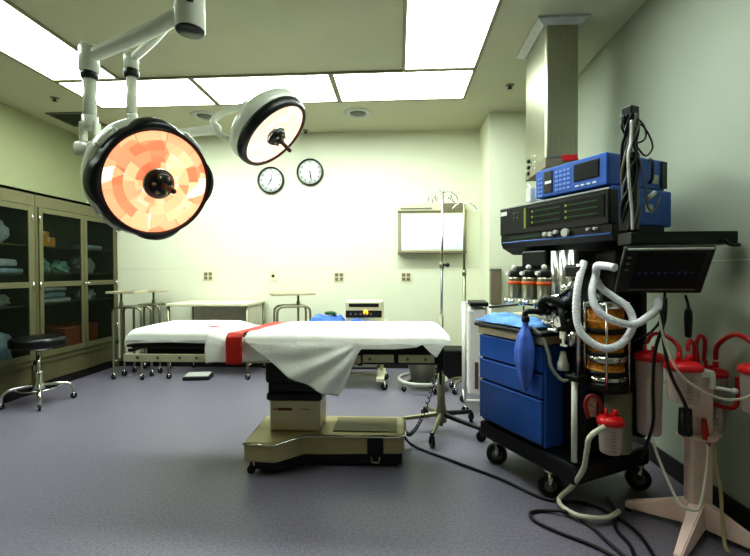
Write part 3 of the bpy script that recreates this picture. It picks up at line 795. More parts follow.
obj('base_top_pad', B().prism([rt(-.40, 2.52), rt(-.01, 2.52), rt(-.01, 2.76), rt(-.40, 2.76)], .2, .206, .003), mat('ribbed_mat', '#83795a', .5, var=.1, scale=30, stretch=(1, 30, 1)), bo)
obj('base_skirt', B().prism([rt(-.84, 2.39), rt(-.68, 2.375), rt(-.55, 2.49), rt(.02, 2.49), rt(.02, 2.78), rt(-.86, 2.78)], .022, .088, .006), M_black, o)
obj('brake_pedal', B().box(*[q for q in (-.185+.45, -.09+.45)], 2.457-2.6, 2.47-2.6, .09, .185, .003), M_black, o)
obj('pedal_bracket', B().box(.285, .34, 2.468-2.6, 2.485-2.6, .035, .045).box(.285, .293, 2.468-2.6, 2.485-2.6, .035, .075).box(.332, .34, 2.468-2.6, 2.485-2.6, .035, .075), M_chrome, o)
for x, y in ((-.855, 2.385), (-.84, 2.74), (-.02, 2.53), (-.02, 2.74)): add_caster(o, x+.45, y-2.6, .07, .024, .3, M_black)
cl = obj('column', B().box(-.784+.45, -.475+.45, 2.51-2.6, 2.74-2.6, .2, .395, .012), M_tanL, o)
bd = B().box(-.765+.45, -.74+.45, 2.5075-2.6, 2.5105-2.6, .333, .339).box(-.735+.45, -.645+.45, 2.5075-2.6, 2.5105-2.6, .328, .344)
obj('badge', bd, mat('badge_red', '#6a2a22', .5, var=.6, scale=90), cl)
obj('badge_small', B().box(-.59+.45, -.54+.45, 2.5085-2.6, 2.5105-2.6, .334, .339), M_brown, cl)
obj('bellows', B().box(-.80+.45, -.46+.45, 2.49-2.6, 2.75-2.6, .39, .44, .015).prism([rt(-.79, 2.50), rt(-.50, 2.50), rt(-.50, 2.74), rt(-.79, 2.74)], .44, .50, .01).prism([rt(-.80, 2.47), rt(-.52, 2.47), rt(-.52, 2.76), rt(-.80, 2.76)], .50, .64, .02), M_black, o)
obj('carriage', B().box(-.9+.45, .22+.45, 2.42-2.6, 2.84-2.6, .63, .70, .01).box(-1.5+.45, -.95+.45, 2.42-2.6, 2.84-2.6, .66, .72, .01), M_black, o)
for (xa, xb, za) in ((-1.585, -1.10, .655), (-1.07, -.21, .655), (-.20, -.025, .66), (.0, .20, .66)):
    for yy in (2.345, 2.895):
        obj('side_rail', B().box(xa+.45, xb+.45, yy-.007-2.6, yy+.007-2.6, za, za+.045, .003), M_cream, o)
for x in (-1.5, -1.38, -1.25, -1.15, -.95, -.25, -.16, .05, .15):
    obj('rail_bolt', B().cyl((x+.45, 2.333-2.6, .68), (x+.45, 2.45-2.6, .68), .009, n=10), M_dsteel, o)
obj('leg_section', B().box(-1.56+.45, -1.10+.45, 2.37-2.6, 2.87-2.6, .725, .755, .006), M_black, o)
obj('leg_pad', B().box(-1.55+.45, -1.10+.45, 2.375-2.6, 2.875-2.6, .755, .815, .025), M_vinyl, o)
obj('back_section', B().box(-1.09+.45, .24+.45, 2.37-2.6, 2.87-2.6, .70, .735, .006), M_black, o)
obj('back_pad', B().box(-1.09+.45, .26+.45, 2.375-2.6, 2.875-2.6, .735, .782, .02), M_vinyl, o)
obj('lower_rail', B().box(-1.6+.45, -1.57+.45, 2.40-2.6, 2.86-2.6, .70, .72, .004).box(-1.58+.45, -1.1+.45, 2.36-2.6, 2.39-2.6, .735, .752, .004), M_black, o)
obj('side_clamp', B().box(-1.105+.45, -1.075+.45, 2.34-2.6, 2.40-2.6, .64, .75, .006).box(-.23+.45, -.2+.45, 2.34-2.6, 2.40-2.6, .64, .73, .006), M_black, o)
obj('hand_control', B().box(.22+.45, .26+.45, 2.40-2.6, 2.5-2.6, .60, .74, .01).cyl((.24+.45, 2.42-2.6, .60), (.24+.45, 2.42-2.6, .52), .008), M_black, o)
cb_ = [(.03+.45, 2.79-2.6, .12), (.08+.45, 2.86-2.6, .06), (.16+.45, 2.95-2.6, .14), (.25+.45, 2.93-2.6, .42), (.25+.45, 2.60-2.6, .66)]
def coil(pts, r, turns, n=220):
    P = [V(p) for p in pts]; out = []
    seg = len(P)-1
    for i in range(n+1):
        t_ = i/n*seg; k = min(int(t_), seg-1); f = t_-k
        p0, p1, p2, p3 = P[max(0, k-1)], P[k], P[k+1], P[min(seg, k+2)]
        c = .5*((2*p1)+(p2-p0)*f+(2*p0-5*p1+4*p2-p3)*f*f+(3*p1-p0-3*p2+p3)*f**3)
        a = i/n*turns*2*PI
        out.append(c+V((r*math.cos(a), r*.6*math.sin(a), r*.8*math.sin(a))))
    return out
obj('coiled_cord', B().tube(coil(cb_, .011, 34), .004, 6, 1), M_black, o)

# sheets: cross-section swept along the table (u along X, w across)
def sheet(name, label, x0, x1, ztop, Lf, Lb, nx=90, seed=0, yf=2.352, yb=2.90, endl=None, endr=None, x0b=None, push=.012, mt=None):
    b = B(); R = .03
    zfn = ztop if callable(ztop) else (lambda x: ztop)
    nd, nt, nb = 22, 18, 6
    def fn(u, w):
        j = w*(nd+nt+nb)
        def row(x):
            L = Lf(x); ztop = zfn(x)
            if j <= nd:                              # front drop, from the hem up to the table edge
                q = 1-j/nd; s_ = q*L
                drop = s_
                big = max(0, min(1, (L-.12)/.1))
                an = math.atan2(s_, max(.02, -.16-x))                # creases fan out from the right end of the hanging corner
                y = yf - push*min(1, s_/.08) - .012*min(1, s_/.2)*(.5+.5*math.sin(x*26+s_*8+seed))*min(1, L/.2)
                y -= big*.030*min(1, s_/.12)*(.5+.5*math.sin(an*17+1.5*noise.noise(V((x*3, s_*4, seed)))))
                z = ztop - R - drop if s_ > 0 else ztop-R
                y += .006*noise.noise(V((x*9, s_*9, seed)))
                k = min(1, s_/.03)
                if s_ < .03: y = yf + (R*.3)*(1-k) - push*k*.4
                x_ = x + .02*noise.noise(V((s_*6, x*4, seed+3)))*min(1, s_/.1)
                return V((x_, y, z))
            if j <= nd+nt:
                q = (j-nd)/nt; y = yf+.008+(yb-yf-.016)*q
                e = min(1, min(q, 1-q)*9)
                z = ztop - R*(1-math.sqrt(max(0, 1-(1-e)**2))) + .004*noise.noise(V((x*5, y*6, seed)))*e + .003*noise.noise(V((x*13, y*11, seed)))
                return V((x, y, z))
            q = (j-nd-nt)/nb
            return V((x, yb + .01*min(1, q*3), ztop-R-q*Lb))
        x = x0 + (x1-x0)*u
        if x0b is not None:                          # slanted left hem across the top
            frac = min(1, max(0, (j-nd)/nt)); x = (x0+(x0b-x0)*frac) + (x1-(x0+(x0b-x0)*frac))*u
        p = row(x)
        if endr and u > 1-endr[0]:
            q = (u-(1-endr[0]))/endr[0]; p.z -= endr[1]*q*q*(1 if j > nd else .4)
        if endl and u < endl[0]:
            q = (endl[0]-u)/endl[0]; p.z -= endl[1]*q*q*(1 if j > nd else .4)
        return p
    b.grid(fn, nx, nd+nt+nb)
    ob_ = obj(name, b, mt or M_cloth, solid=.004); tag(ob_, label, 'sheet'); return ob_
def lerp_tab(tab):
    def f(x):
        if x <= tab[0][0]: return tab[0][1]
        for (a, va), (c, vc) in zip(tab, tab[1:]):
            if x <= c: return va+(vc-va)*(x-a)/(c-a)
        return tab[-1][1]
    return f
# foot sheet on the left section, then the middle sheet, then the main drape with its hanging corner
sheet('foot_sheet', 'white sheet tucked over the left end section of the operating table', -1.585, -1.094, .836, lerp_tab([(-1.6, .05), (-1.5, .045), (-1.3, .04), (-1.1, .045)]), .06, 40, 1.0, yf=2.352, endl=(.07, .03), push=.006)
sheet('middle_sheet', 'white sheet under the red strap on the middle of the operating table', -1.089, -.66, lerp_tab([(-1.09, .836), (-1.07, .834), (-.985, .808), (-.9, .806)]), lerp_tab([(-1.09, .15), (-1.0, .118), (-.7, .10)]), .06, 30, 2.0, yf=2.325, yb=2.882, push=.008)
sheet('main_drape', 'large white drape over the right of the table with one corner hanging to a point', -.86, .285, .830,
      lerp_tab([(-.86, .01), (-.76, .085), (-.593, .208), (-.42, .285), (-.335, .316), (-.30, .26), (-.255, .16), (-.20, .056), (-.013, .056), (.10, .045), (.13, .03), (.18, .075), (.215, .10), (.25, .03), (.29, .02)]),
      .08, 150, 4.0, yf=2.296, endr=(.07, .03), x0b=-.70, push=.012)
# red strap: wraps the front edge and crosses the top beside the drape
b = B()
def strap(u, w):
    pts = [(2.288, .655), (2.285, .72), (2.285, .77), (2.290, .805), (2.318, .828), (2.45, .822), (2.62, .822), (2.86, .822)]
    t_ = u*(len(pts)-1); k = min(int(t_), len(pts)-2); f = t_-k
    y = pts[k][0]+(pts[k+1][0]-pts[k][0])*f; z = pts[k][1]+(pts[k+1][1]-pts[k][1])*f
    ypos = max(0, (y-2.35)/.5)
    x = -.958 + .09*w + ypos*(.10+.03*w)
    return V((x, y, z + .002*math.sin(w*9+u*7)*(1 if k > 3 else .2)))
b.grid(strap, 40, 6)
ob_ = obj('body_strap', b, M_red, solid=.005); tag(ob_, 'wide red strap crossing the table at the left hem of the drape', 'strap')
b = B().grid(lambda u, w: V((-1.15+.085*u, 2.44+.03*w+.012*math.sin(u*3), .845+.002*math.sin(u*8))), 12, 3)
ob_ = obj('red_tape', b, M_red, solid=.003); tag(ob_, 'short thin red tape lying on the white sheet left of the strap', 'tape')

# ------------------------------------------------------------------ anaesthesia machine  (local x along its front towards the camera, y into it)
AX, AY = .53, 2.62; ROT = math.atan2(-.888, .46)
am = thing('anesthesia_machine', 'tall anesthesia machine with three blue drawers, orange canisters and white hoses', 'medical machine', (AX, AY, 0), ROT)
def ap(n, b, m, lab=None, parent=None): return obj(n, b, m, parent or am, lab)
ap('base', B().box(-.05, .66, -.0, .56, .14, .235, .015), M_black)
for x, y in ((.065, .04), (.475, .04), (.06, .5), (.62, .52)):
    m_, w_ = B(), B()
    caster(m_, w_, x, y, .15, .06, .9)
    co = ap('caster', m_, M_chrome); obj('wheel', w_, M_rubber, co)
    obj('hub_cap', B().cyl((x-.018, y+.014, .06), (x+.018, y-.014, .06), .03), M_grey, co)
ap('drawer_case', B().box(-.044, .462, .02, .15, .24, .78, .006), M_blue)
ap('case_gap', B().box(-.03, .45, .012, .02, .25, .775), M_black)
for z0, z1 in ((.640, .775), (.505, .628), (.262, .493)):
    d = ap('drawer', B().box(-.044, .457, -.004, .022, z0, z1, .006), M_blue)
    obj('edge_strip', B().box(-.042, .455, -.008, -.002, z1-.008, z1-.002, .002), mat('blue_edge', '#4a74c8', .4), d)
    obj('latch', B().box(-.06, -.044, .0, .02, z0-.004, z0+.012, .003), M_white, d)
ap('side_black_panel', B().box(.16, .60, .15, .5, .235, .80, .01), M_black)
ap('top_band', B().box(-.05, .47, -.012, .42, .785, .83, .006), M_tanL)
ap('work_surface', B().box(-.065, .485, -.03, .44, .83, .852, .006), M_black)
ap('surface_rail', B().tube([(-.10, .12, .935), (-.10, .41, .945), (.30, .42, .945)], .007, 8, 1).cyl((-.10, .41, .84), (-.10, .41, .945), .006).box(-.11, -.05, .40, .42, .832, .846).cyl((.25, .42, .85), (.25, .42, .945), .006), M_black)
ap('rear_ledge', B().box(-.05, .3, .25, .40, .855, .90, .008), M_cream)
ap('back_panel', B().box(.26, .68, .46, .50, .3, 1.31, .008), M_black)
ap('support_post', B().box(.5, .62, .34, .46, .8, 1.31, .008), M_black)
# upper monitor shelf with slanted chin
sh = B(); pr_ = [(.20, 1.395), (.20, 1.345), (.215, 1.315), (.30, 1.275), (.60, 1.275), (.60, 1.395)]
a_ = [sh.bm.verts.new((-.08, y, z)) for y, z in pr_]; c_ = [sh.bm.verts.new((.70, y, z)) for y, z in pr_]
sh.bm.faces.new(a_); sh.bm.faces.new(c_[::-1])
for i in range(6): sh.bm.faces.new((a_[i], c_[i], c_[(i+1) % 6], a_[(i+1) % 6]))
ap('monitor_shelf', sh, M_black)
ap('blue_stripe', B().box(-.075, .695, .196, .203, 1.345, 1.353, .002), M_blue)
kn = B()
for x, z, r in ((.30, 1.377, .012), (.34, 1.374, .013), (.375, 1.382, .011), (.44, 1.374, .022), (.58, 1.378, .007), (.62, 1.378, .007)):
    kn.cyl((x, .2, z), (x, .175, z), r, n=16)
ap('shelf_knobs', kn, M_greyL)
ap('label_strip', B().box(.0, .25, .196, .201, 1.368, 1.38), M_green)
# vaporisers
ap('vaporizer_rail', B().box(-.02, .32, .24, .28, 1.15, 1.20, .006).box(.08, .27, .22, .30, 1.19, 1.29, .01), M_black)
for i in range(3):
    x = .05+.12*i
    vz = ap('vaporizer', B().lathe([(0, 1.0), (.042, 1.0), (.046, 1.01), (.046, 1.085), (.046, 1.12), (.046, 1.13), (.0, 1.13)], Matrix.Translation((x, .2, 0)), 24), M_steel)
    obj('colour_band', B().lathe([(.046, 1.086), (.0485, 1.087), (.0485, 1.106), (.046, 1.107)], Matrix.Translation((x, .2, 0)), 24), M_orband, vz)
    obj('dial', B().lathe([(0, 1.178), (.036, 1.175), (.042, 1.165), (.042, 1.13)], Matrix.Translation((x, .2, 0)), 24), M_black, vz)
    obj('knob', B().cyl((x+.0, .15, 1.155), (x, .13, 1.155), .012).ball((x, .19, 1.19), .016), M_white, vz)
    obj('valve', B().cyl((x-.03, .15, .985), (x+.03, .15, .985), .007).cyl((x-.02, .14, .965), (x-.02, .14, 1.0), .008).cyl((x, .15, .96), (x, .15, 1.0), .006).ball((x+.03, .15, .985), .012), M_chrome, vz)
# flow tubes: three chrome cylinders
for i in range(3): ap('flow_cylinder', B().cyl((.345+.058*i, .22, .95), (.345+.058*i, .22, 1.28), .0275, n=28), mat('satin_steel', '#c9c9c4', .28, .95))
# manifold clutter under the cylinders
ap('manifold', B().box(.41, .60, .12, .34, .91, .965, .012).cyl((.45, .1, .9), (.6, .05, .9), .03).ball((.42, .10, .965), .035).ball((.52, .12, 1.0), .04), M_black)
for x, y, z, r in ((.47, .075, .925, .034), (.56, .02, .915, .032), (.41, .05, .96, .03)):
    g = ap('gauge', B().lathe([(0, 0), (r, 0), (r, .02), (r*.85, .024)], Matrix.Translation((x, y, z)) @ aim((0, 0, 0), (.1, -1, .1)), 24), M_black)
    obj('dial', B().lathe([(0, .021), (r*.86, .021)], Matrix.Translation((x, y, z)) @ aim((0, 0, 0), (.1, -1, .1)), 24), M_face, g)
    obj('needle', B().box(-.002, r*.6, -.0015, .0015, .022, .0235, M=Matrix.Translation((x, y, z)) @ aim((0, 0, 0), (.1, -1, .1)) @ Matrix.Rotation(2.2, 4, 'Z')), M_black, g)
vb = B().cyl((.40, .1, .95), (.40, .06, .97), .014).cyl((.40, .06, .97), (.46, .06, 1.03), .014).cyl((.42, .06, .895), (.50, .05, .895), .018).ball((.52, .05, .88), .02).cyl((.55, .04, 1.05), (.64, .03, 1.12), .014).ball((.55, .06, 1.08), .022).cyl((.6, .05, .80), (.6, .05, .87), .02).box(.49, .55, .0, .05, .86, .88, .006)
vb.tube([(.36, .12, .94), (.40, .05, .99), (.46, .03, 1.02), (.53, .05, 1.04)], .014, 10)
ap('valves', vb, M_chrome)
ap('dark_hoses', B().tube([(.42, .10, .93), (.45, .0, .985), (.51, -.02, 1.03), (.58, .02, 1.0)], .018, 10).tube([(.30, .15, .94), (.34, .08, .97), (.40, .06, .985), (.46, .10, .95)], .009, 8).tube([(.5, .1, .96), (.58, .0, .97), (.6, .0, .88)], .014, 8), M_rubber)
ap('flow_tag', B().box(.57, .60, .0, .01, .835, .87).box(.585, .595, .0, .01, .80, .84).box(.575, .61, .0, .01, .80, .81), M_white)
# absorber: two orange canisters in a frame
cx, cy = .695, .165
def acan(z0, z1):
    k = ap('absorber_canister', B().lathe([(0, z0), (.078, z0), (.078, z1), (0, z1)], Matrix.Translation((cx, cy, 0)), 36), M_orange, 'orange granule canister')
    obj('band', B().lathe([(.08, z0-.004), (.086, z0), (.086, z0+.015), (.08, z0+.02)], Matrix.Translation((cx, cy, 0)), 36), M_black, k)
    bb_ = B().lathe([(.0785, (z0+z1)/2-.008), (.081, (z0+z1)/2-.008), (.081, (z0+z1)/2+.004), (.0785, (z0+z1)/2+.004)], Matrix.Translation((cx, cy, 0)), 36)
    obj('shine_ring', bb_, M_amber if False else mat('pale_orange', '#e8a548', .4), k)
acan(.875, .985); acan(.765, .865); acan(.675, .725)
ap('absorber_head', B().lathe([(0, 1.03), (.06, 1.03), (.09, 1.01), (.09, .99), (0, .985)], Matrix.Translation((cx, cy, 0)), 36).cyl((cx-.03, cy-.03, 1.02), (cx-.03, cy-.03, 1.06), .03), M_chrome)
ap('absorber_base', B().lathe([(0, .765), (.088, .765), (.088, .74), (.07, .728), (0, .725)], Matrix.Translation((cx, cy, 0)), 36).lathe([(0, .675), (.07, .675), (.088, .66), (.088, .645), (0, .64)], Matrix.Translation((cx, cy, 0)), 36), M_chrome)
ap('absorber_tray', B().lathe([(0, .642), (.094, .642), (.10, .63), (.10, .60), (0, .60)], Matrix.Translation((cx, cy, 0)), 36).box(cx-.1, cx+.04, cy, cy+.25, .60, .64, .008), M_black)
ap('absorber_lever', B().tube([(cx+.03, cy+.085, .735), (cx+.035, cy+.09, .70), (cx+.04, cy+.085, .665)], .010, 10).ball((cx+.04, cy+.085, .66), .016), M_black)
for a in (.6, 2.4, 4.2, 5.4):
    x, y = cx+.097*math.cos(a), cy+.097*math.sin(a)
    ap('absorber_rod', B().cyl((x, y, .62), (x, y, 1.02), .006, n=10), M_chrome)
ap('chrome_pole', B().cyl((.629, .06, .62), (.629, .06, 1.2), .011, n=14), M_chrome)
ap('chrome_pole', B().cyl((.655, .03, .66), (.655, .03, 1.17), .009, n=14), M_chrome)
ap('white_pole', B().cyl((.641, .02, .25), (.641, .02, .665), .014, n=14), M_white)
ap('pole_bracket', B().box(.6, .68, .0, .09, .64, .67, .006), M_black)
ap('pole_bracket', B().box(.6, .68, .0, .09, 1.14, 1.19, .006).box(.55, .68, .06, .3, 1.17, 1.2, .006), M_black)
ap('grey_tank', B().lathe([(0, .30), (.055, .30), (.06, .31), (.06, .58), (.05, .60), (0, .60)], Matrix.Translation((.72, .22, 0)), 28), mat('grey_tank_paint', '#8d8b76', .5))
ap('small_sensor', B().lathe([(0, .76), (.012, .76), (.022, .71), (.028, .70), (.028, .665), (0, .66)], Matrix.Translation((.53, .07, 0)), 18), M_white)
# breathing hoses
def hose(pts, r, m, name, lab=None, rib=True):
    b_ = B()
    b_.tube(pts, (lambda t_: r*(1+.07*math.sin(t_*len(pts)*40))) if rib else r, 14, 26 if rib else 8)
    return ap(name, b_, m, lab)
hose([(0.668, 0.049, 1.21), (0.69, -0.016, 1.102), (0.705, -0.045, 0.966), (0.735, -0.037, 0.877), (0.796, 0.015, 0.824), (0.834, 0.087, 0.847), (0.836, 0.157, 0.923), (0.813, 0.157, 0.998), (0.764, 0.128, 1.046), (0.728, 0.095, 1.085), (0.716, 0.07, 1.13)], .0165, M_hose, 'breathing_hose')
hose([(0.86, 0.005, 1.180), (0.80, 0.012, 1.19), (0.752, 0.03, 1.188), (0.727, 0.056, 1.153), (0.739, 0.015, 1.071), (0.77, 0.005, 0.999), (0.815, 0.042, 0.951), (0.86, 0.123, 0.93), (0.88, 0.199, 0.966), (0.886, 0.245, 0.995), (0.868, 0.285, 1.033)], .0165, M_hose, 'breathing_hose')
# reservoir bag
def bagp(u, w):
    z = .925 - .395*w; a = 2*PI*u
    pr = [(0, .012), (.06, .016), (.13, .018), (.25, .042), (.42, .056), (.6, .055), (.8, .038), (.93, .018), (1, .006)]
    r_ = lerp_tab(pr)(w)*(1+.10*math.cos(5*a)*(1 if w > .12 else 0))
    return V((.39+r_*math.cos(a), -.045+r_*.85*math.sin(a), z))
ap('reservoir_bag', B().grid(bagp, 40, 40), M_bag)
ap('bag_arm', B().tube([(.39, -.045, .91), (.39, -.045, .95), (.41, -.0, .955), (.46, .06, .95)], .015, 10).lathe([(.02, .9), (.021, .925), (.017, .93)], Matrix.Translation((.39, -.045, 0)), 18), M_black)
hose([(0.40, -0.02, 0.875), (0.47, -0.015, 0.834), (0.519, -0.021, 0.761), (0.549, -0.027, 0.688), (0.586, -0.01, 0.639), (0.616, 0.005, 0.639), (0.635, 0.03, 0.669)], .009, M_grey, 'grey_hose', rib=False)
ap('pressure_line', B().tube([(.6, .3, .75), (.78, .42, .9), (.79, .45, 1.2), (.74, .44, 1.3)], .006, 8), M_black)

# crumpled blue towel on the work surface
tw = towel('blue_towel', 'crumpled light blue towel spread on top of the blue drawer unit', (AX+.46*.16+.888*.10, AY-.888*.16+.46*.10, .857), .47, .23, .05, M_clothB, 11, ROT)

# ---- monitors on the shelf
def mw(x, y, z=0): return (AX+.46*x+.888*y, AY-.888*x+.46*y, z)
lm = thing('lower_monitor', 'long black display unit with blue side, under the blue monitor', 'monitor', mw(0, 0, 1.396), ROT)
obj('case', B().box(.20, .69, .22, .68, .0, .19, .01), M_blueB, lm)
obj('fascia', B().box(-.082, .692, .19, .26, .0, .172, .008), M_black, lm)
obj('rear_body', B().box(-.07, .25, .24, .6, .0, .165, .01), M_black, lm)
obj('display', B().box(.17, .67, .186, .192, .035, .15, .003), M_lens, lm)
tb = B()
for x0, x1 in ((.22, .40), (.46, .63)):
    for k in range(3): tb.box(x0, x1, .1845, .187, .055+.032*k, .062+.032*k)
obj('readout', tb, M_green, lm)
yb_ = B()
for x0 in (.195, .435):
    for k in range(3): yb_.box(x0, x0+.014, .184, .187, .052+.032*k, .064+.032*k)
yb_.box(.135, .15, .186, .19, .03, .15)
obj('marks', yb_, M_yel, lm)
obj('badge', B().box(-.07, -.015, .187, .191, .125, .15), M_white, lm)
bb_ = B()
for x in (.05, .08):
    for z in (.10, .13): bb_.cyl((x, .19, z), (x, .185, z), .005, n=8)
obj('buttons', bb_, M_grey, lm)
obj('top_trim', B().box(-.08, .69, .188, .2, .168, .176, .002), M_greyL, lm)
obj('side_sticker', B().box(.691, .694, .46, .52, .07, .11), M_greyL, lm)
um = thing('blue_monitor', 'blue cased monitor with keypad on top of the black display unit', 'monitor', mw(0, 0, 1.588), ROT)
obj('case', B().box(.225, .68, .20, .64, 0, .158, .01), M_blueB, um)
obj('fascia', B().box(.225, .68, .19, .205, .0, .158, .006), M_blueB, um)
obj('rear_handle', B().tube([(.684, .50, .03), (.70, .50, .05), (.70, .50, .13), (.684, .50, .15)], .008, 8), M_black, um)
obj('rear_edge', B().box(.68, .688, .60, .645, .01, .15, .003), M_black, um)
obj('side_sticker', B().box(.681, .684, .53, .58, .03, .075), M_greyL, um)
obj('screen', B().box(.49, .64, .185, .191, .045, .135, .004), M_screen, um)
obj('readout_window', B().box(.29, .35, .185, .191, .02, .14, .003), M_black, um)
kb = B()
for r_ in range(5):
    for c2 in range(4): kb.box(.37+c2*.026, .388+c2*.026, .186, .191, .02+r_*.024, .032+r_*.024)
obj('keypad', kb, M_key, um); kb = B()
for r_ in range(4): kb.box(.245, .256, .186, .191, .03+r_*.024, .042+r_*.024); kb.box(.265, .276, .186, .191, .03+r_*.024, .042+r_*.024)
kb.box(.245, .28, .186, .191, .008, .016)
obj('side_keys', kb, M_key, um)
wb = B().box(.30, .345, .183, .186, .07, .085)
for k in range(4): wb.box(.5+k*.034, .52+k*.034, .186, .191, .018, .026)
obj('white_keys', wb, M_white, um)
o = thing('white_connector', 'small white cable connector hanging left of the blue monitor', 'connector', mw(.15, .225, 1.58), ROT)
obj('body', B().box(-.02, .02, -.02, .02, 0, .09, .008), M_white, o)
obj('cable', B().tube([(0, 0, .09), (-.02, 0, .11), (-.03, .05, .05), (-.03, .1, .01)], .006, 8), M_white, o)

# cable tower strapped to the side of the monitors
o = thing('cable_bundle', 'black pole wound with loose cables beside the monitors', 'cable', (1.083, 2.035, 1.344), ROT)
o.scale = (1, 1, .91)
obj('pole', B().cyl((0, 0, 0), (-.004, 0, .61), .012, n=12), M_black, o)
obj('pole_head', B().box(-.03, .026, -.03, .03, .59, .645, .008), M_black, o)
obj('clamp', B().box(-.035, .03, -.03, .03, .01, .16, .008), M_black, o)
obj('clamp', B().box(-.03, .03, -.03, .03, .37, .41, .008), M_black, o)
rnd = random.Random(5)
for k in range(13):
    a = k*.7; pts = []
    for i in range(9):
        z = .01+.59*i/8
        pts.append((max(-.036, .028*math.cos(a+i*.5)+rnd.uniform(-.008, .008)), .03*math.sin(a+i*.5)+rnd.uniform(-.008, .008), z))
    obj('cable', B().tube(pts, .0065, 8), M_black if k % 4 else M_grey, o)
obj('pale_cable', B().tube([(.03, -.035, .56), (.035, -.045, .45), (.04, -.07, .38), (.045, -.07, .25), (.04, -.045, .12), (.04, -.04, .06), (.04, -.038, .01)], .0065, 8), M_greyL, o)
obj('cable_loop', B().tube([(0, .02, .57), (.02, .06, .55), (.03, .10, .49), (.03, .115, .44), (.02, .085, .40), (.01, .05, .43), (0, .03, .48), (0, .05, .52), (0, .02, .54)], .004, 8), M_black, o)
obj('cable_loop', B().tube([(0, -.02, .58), (.01, .05, .58), (.02, .08, .53), (.02, .07, .48), (.0, .03, .46)], .0045, 8), M_black, o)
obj('cable_loop', B().tube([(0, 0, .59), (0, -.05, .57), (0, -.06, .53), (0, -.03, .50), (0, 0, .49)], .005, 8), M_black, o)
obj('plug', B().cyl((.03, .07, .17), (.045, .10, .2), .012).ball((.045, .105, .205), .012), M_greyL, o)
obj('lead', B().tube([(.02, .02, .42), (.04, .05, .25), (.04, .07, .13), (.04, .12, .12), (.035, .17, .19)], .004, 8), M_grey, o)

# arm shelf and tilted screen
o = thing('shelf_arm', 'flat black shelf arm reaching right from the machine to the wall', 'shelf', (1.045, 1.95, 1.285))
obj('board', B().box(0, .46, .0, .12, 0, .057, .005), M_black, o)
obj('edge_strip', B().box(.02, .44, -.004, .002, .047, .056), M_rubber, o)
obj('end_clip', B().tube([(.39, -.01, .02), (.41, -.02, -.005), (.45, -.02, -.006)], .008, 8), M_black, o)
o = thing('display_screen', 'black flat display panel hanging tilted under the shelf arm', 'screen', (1.187, 2.005, 1.07), -.10)
TI = Matrix.Rotation(.50, 4, 'X')
obj('bezel', B().box(-.18, .18, -.015, .015, -.0, .232, .008, M=TI), M_black, o)
obj('screen', B().box(-.125, .145, -.019, -.014, .03, .205, .003, M=TI), M_screen, o)
obj('top_trim', B().box(-.17, .17, -.02, -.012, .221, .230, .002, M=TI), M_greyL, o)
obj('lower_trim', B().box(-.13, .145, -.021, -.015, .02, .026, .001, M=TI), M_grey, o)
tb = B()
for i in range(9): tb.box(-.11+.027*i, -.098+.027*i, -.0205, -.0185, .10+.004*(i % 3), .112+.004*(i % 2), M=TI)
obj('trace', tb, M_bluL, o)
kb = B()
for i in range(3): kb.box(-.165, -.15, -.02, -.014, .12+.03*i, .13+.03*i, M=TI)
obj('side_keys', kb, M_grey, o)
obj('mount', B().cyl((0.0, -.02, .12), (0.0, .0, .205), .018), M_black, o)

# hanging cord with black sleeve under the screen
o = thing('hanging_cord', 'black cord with thick sleeve hanging below the display panel', 'cord', (1.30, 1.96, 1.055))
obj('cord', B().tube([(0, .02, .0), (0, 0, -.05), (0, 0, -.09)], .006, 8), M_black, o)
obj('sleeve', B().lathe([(0, -.19), (.013, -.185), (.017, -.1), (.015, -.07), (.007, -.055), (0, -.05)], n=16), M_black, o)

# suction jar hanging on the machine's white pole
def canister(name, label, loc, r, h, group, lidr=1.12, marks=True, m=None):
    o = thing(name, label, 'canister', loc, 0, group)
    obj('jar', B().lathe([(0, 0), (r*.82, 0), (r*.88, .008), (r, h*.97), (r*1.02, h), (r*.97, h), (r*.85, .012), (0, .012)], n=32), m or M_canis, o)
    lo = obj('lid', B().lathe([(0, h+.022), (r*.5, h+.024), (r*.95, h+.016), (r*lidr, h+.004), (r*lidr, h-.014), (r*1.0, h-.016), (r*1.0, h), (0, h)], n=32), M_redp, o)
    obj('port', B().cyl((r*.4, 0, h+.02), (r*.4, 0, h+.05), .012).cyl((-r*.45, -r*.2, h+.02), (-r*.45, -r*.2, h+.06), .010, .006).box(-.02, .02, -.012, .012, h+.018, h+.032, .004), M_redp, lo)
    if marks:
        mb = B()
        for k in range(7):
            a0 = -1.9; rr = r*(.9+.1*(k/7))+.0025
            for q in range(4): 
                a = a0+q*.09; mb.box(-.003, .003, -.001, .001, -.0012, .0012, M=Matrix.Translation((rr*math.cos(a), rr*math.sin(a), h*(.15+.1*k))) @ Matrix.Rotation(a+PI/2, 4, 'Z'))
        obj('graduations', mb, M_grey, o)
    return o
canister('suction_canister', 'red lidded jar hanging low on the front of the anesthesia machine', (.965, 1.965, .34), .052, .145, 'suction canisters')
o = thing('red_tubing_loop', 'dark red tubing loop above the jar on the machine', 'tube', (.905, 2.005, .482))
obj('tube', B().tube([(-.02, 0, 0), (-.035, 0, .06), (-.02, .0, .10), (.015, 0, .10), (.035, 0, .06), (.03, 0, .01)], .009, 10), mat('dark_red_tube', '#8a1f1c', .4), o)
obj('mesh_pad', B().box(-.022, .022, .012, .018, .0, .09, .006), mat('pink_mesh', '#c8a79c', .7, var=.4, scale=120), o)

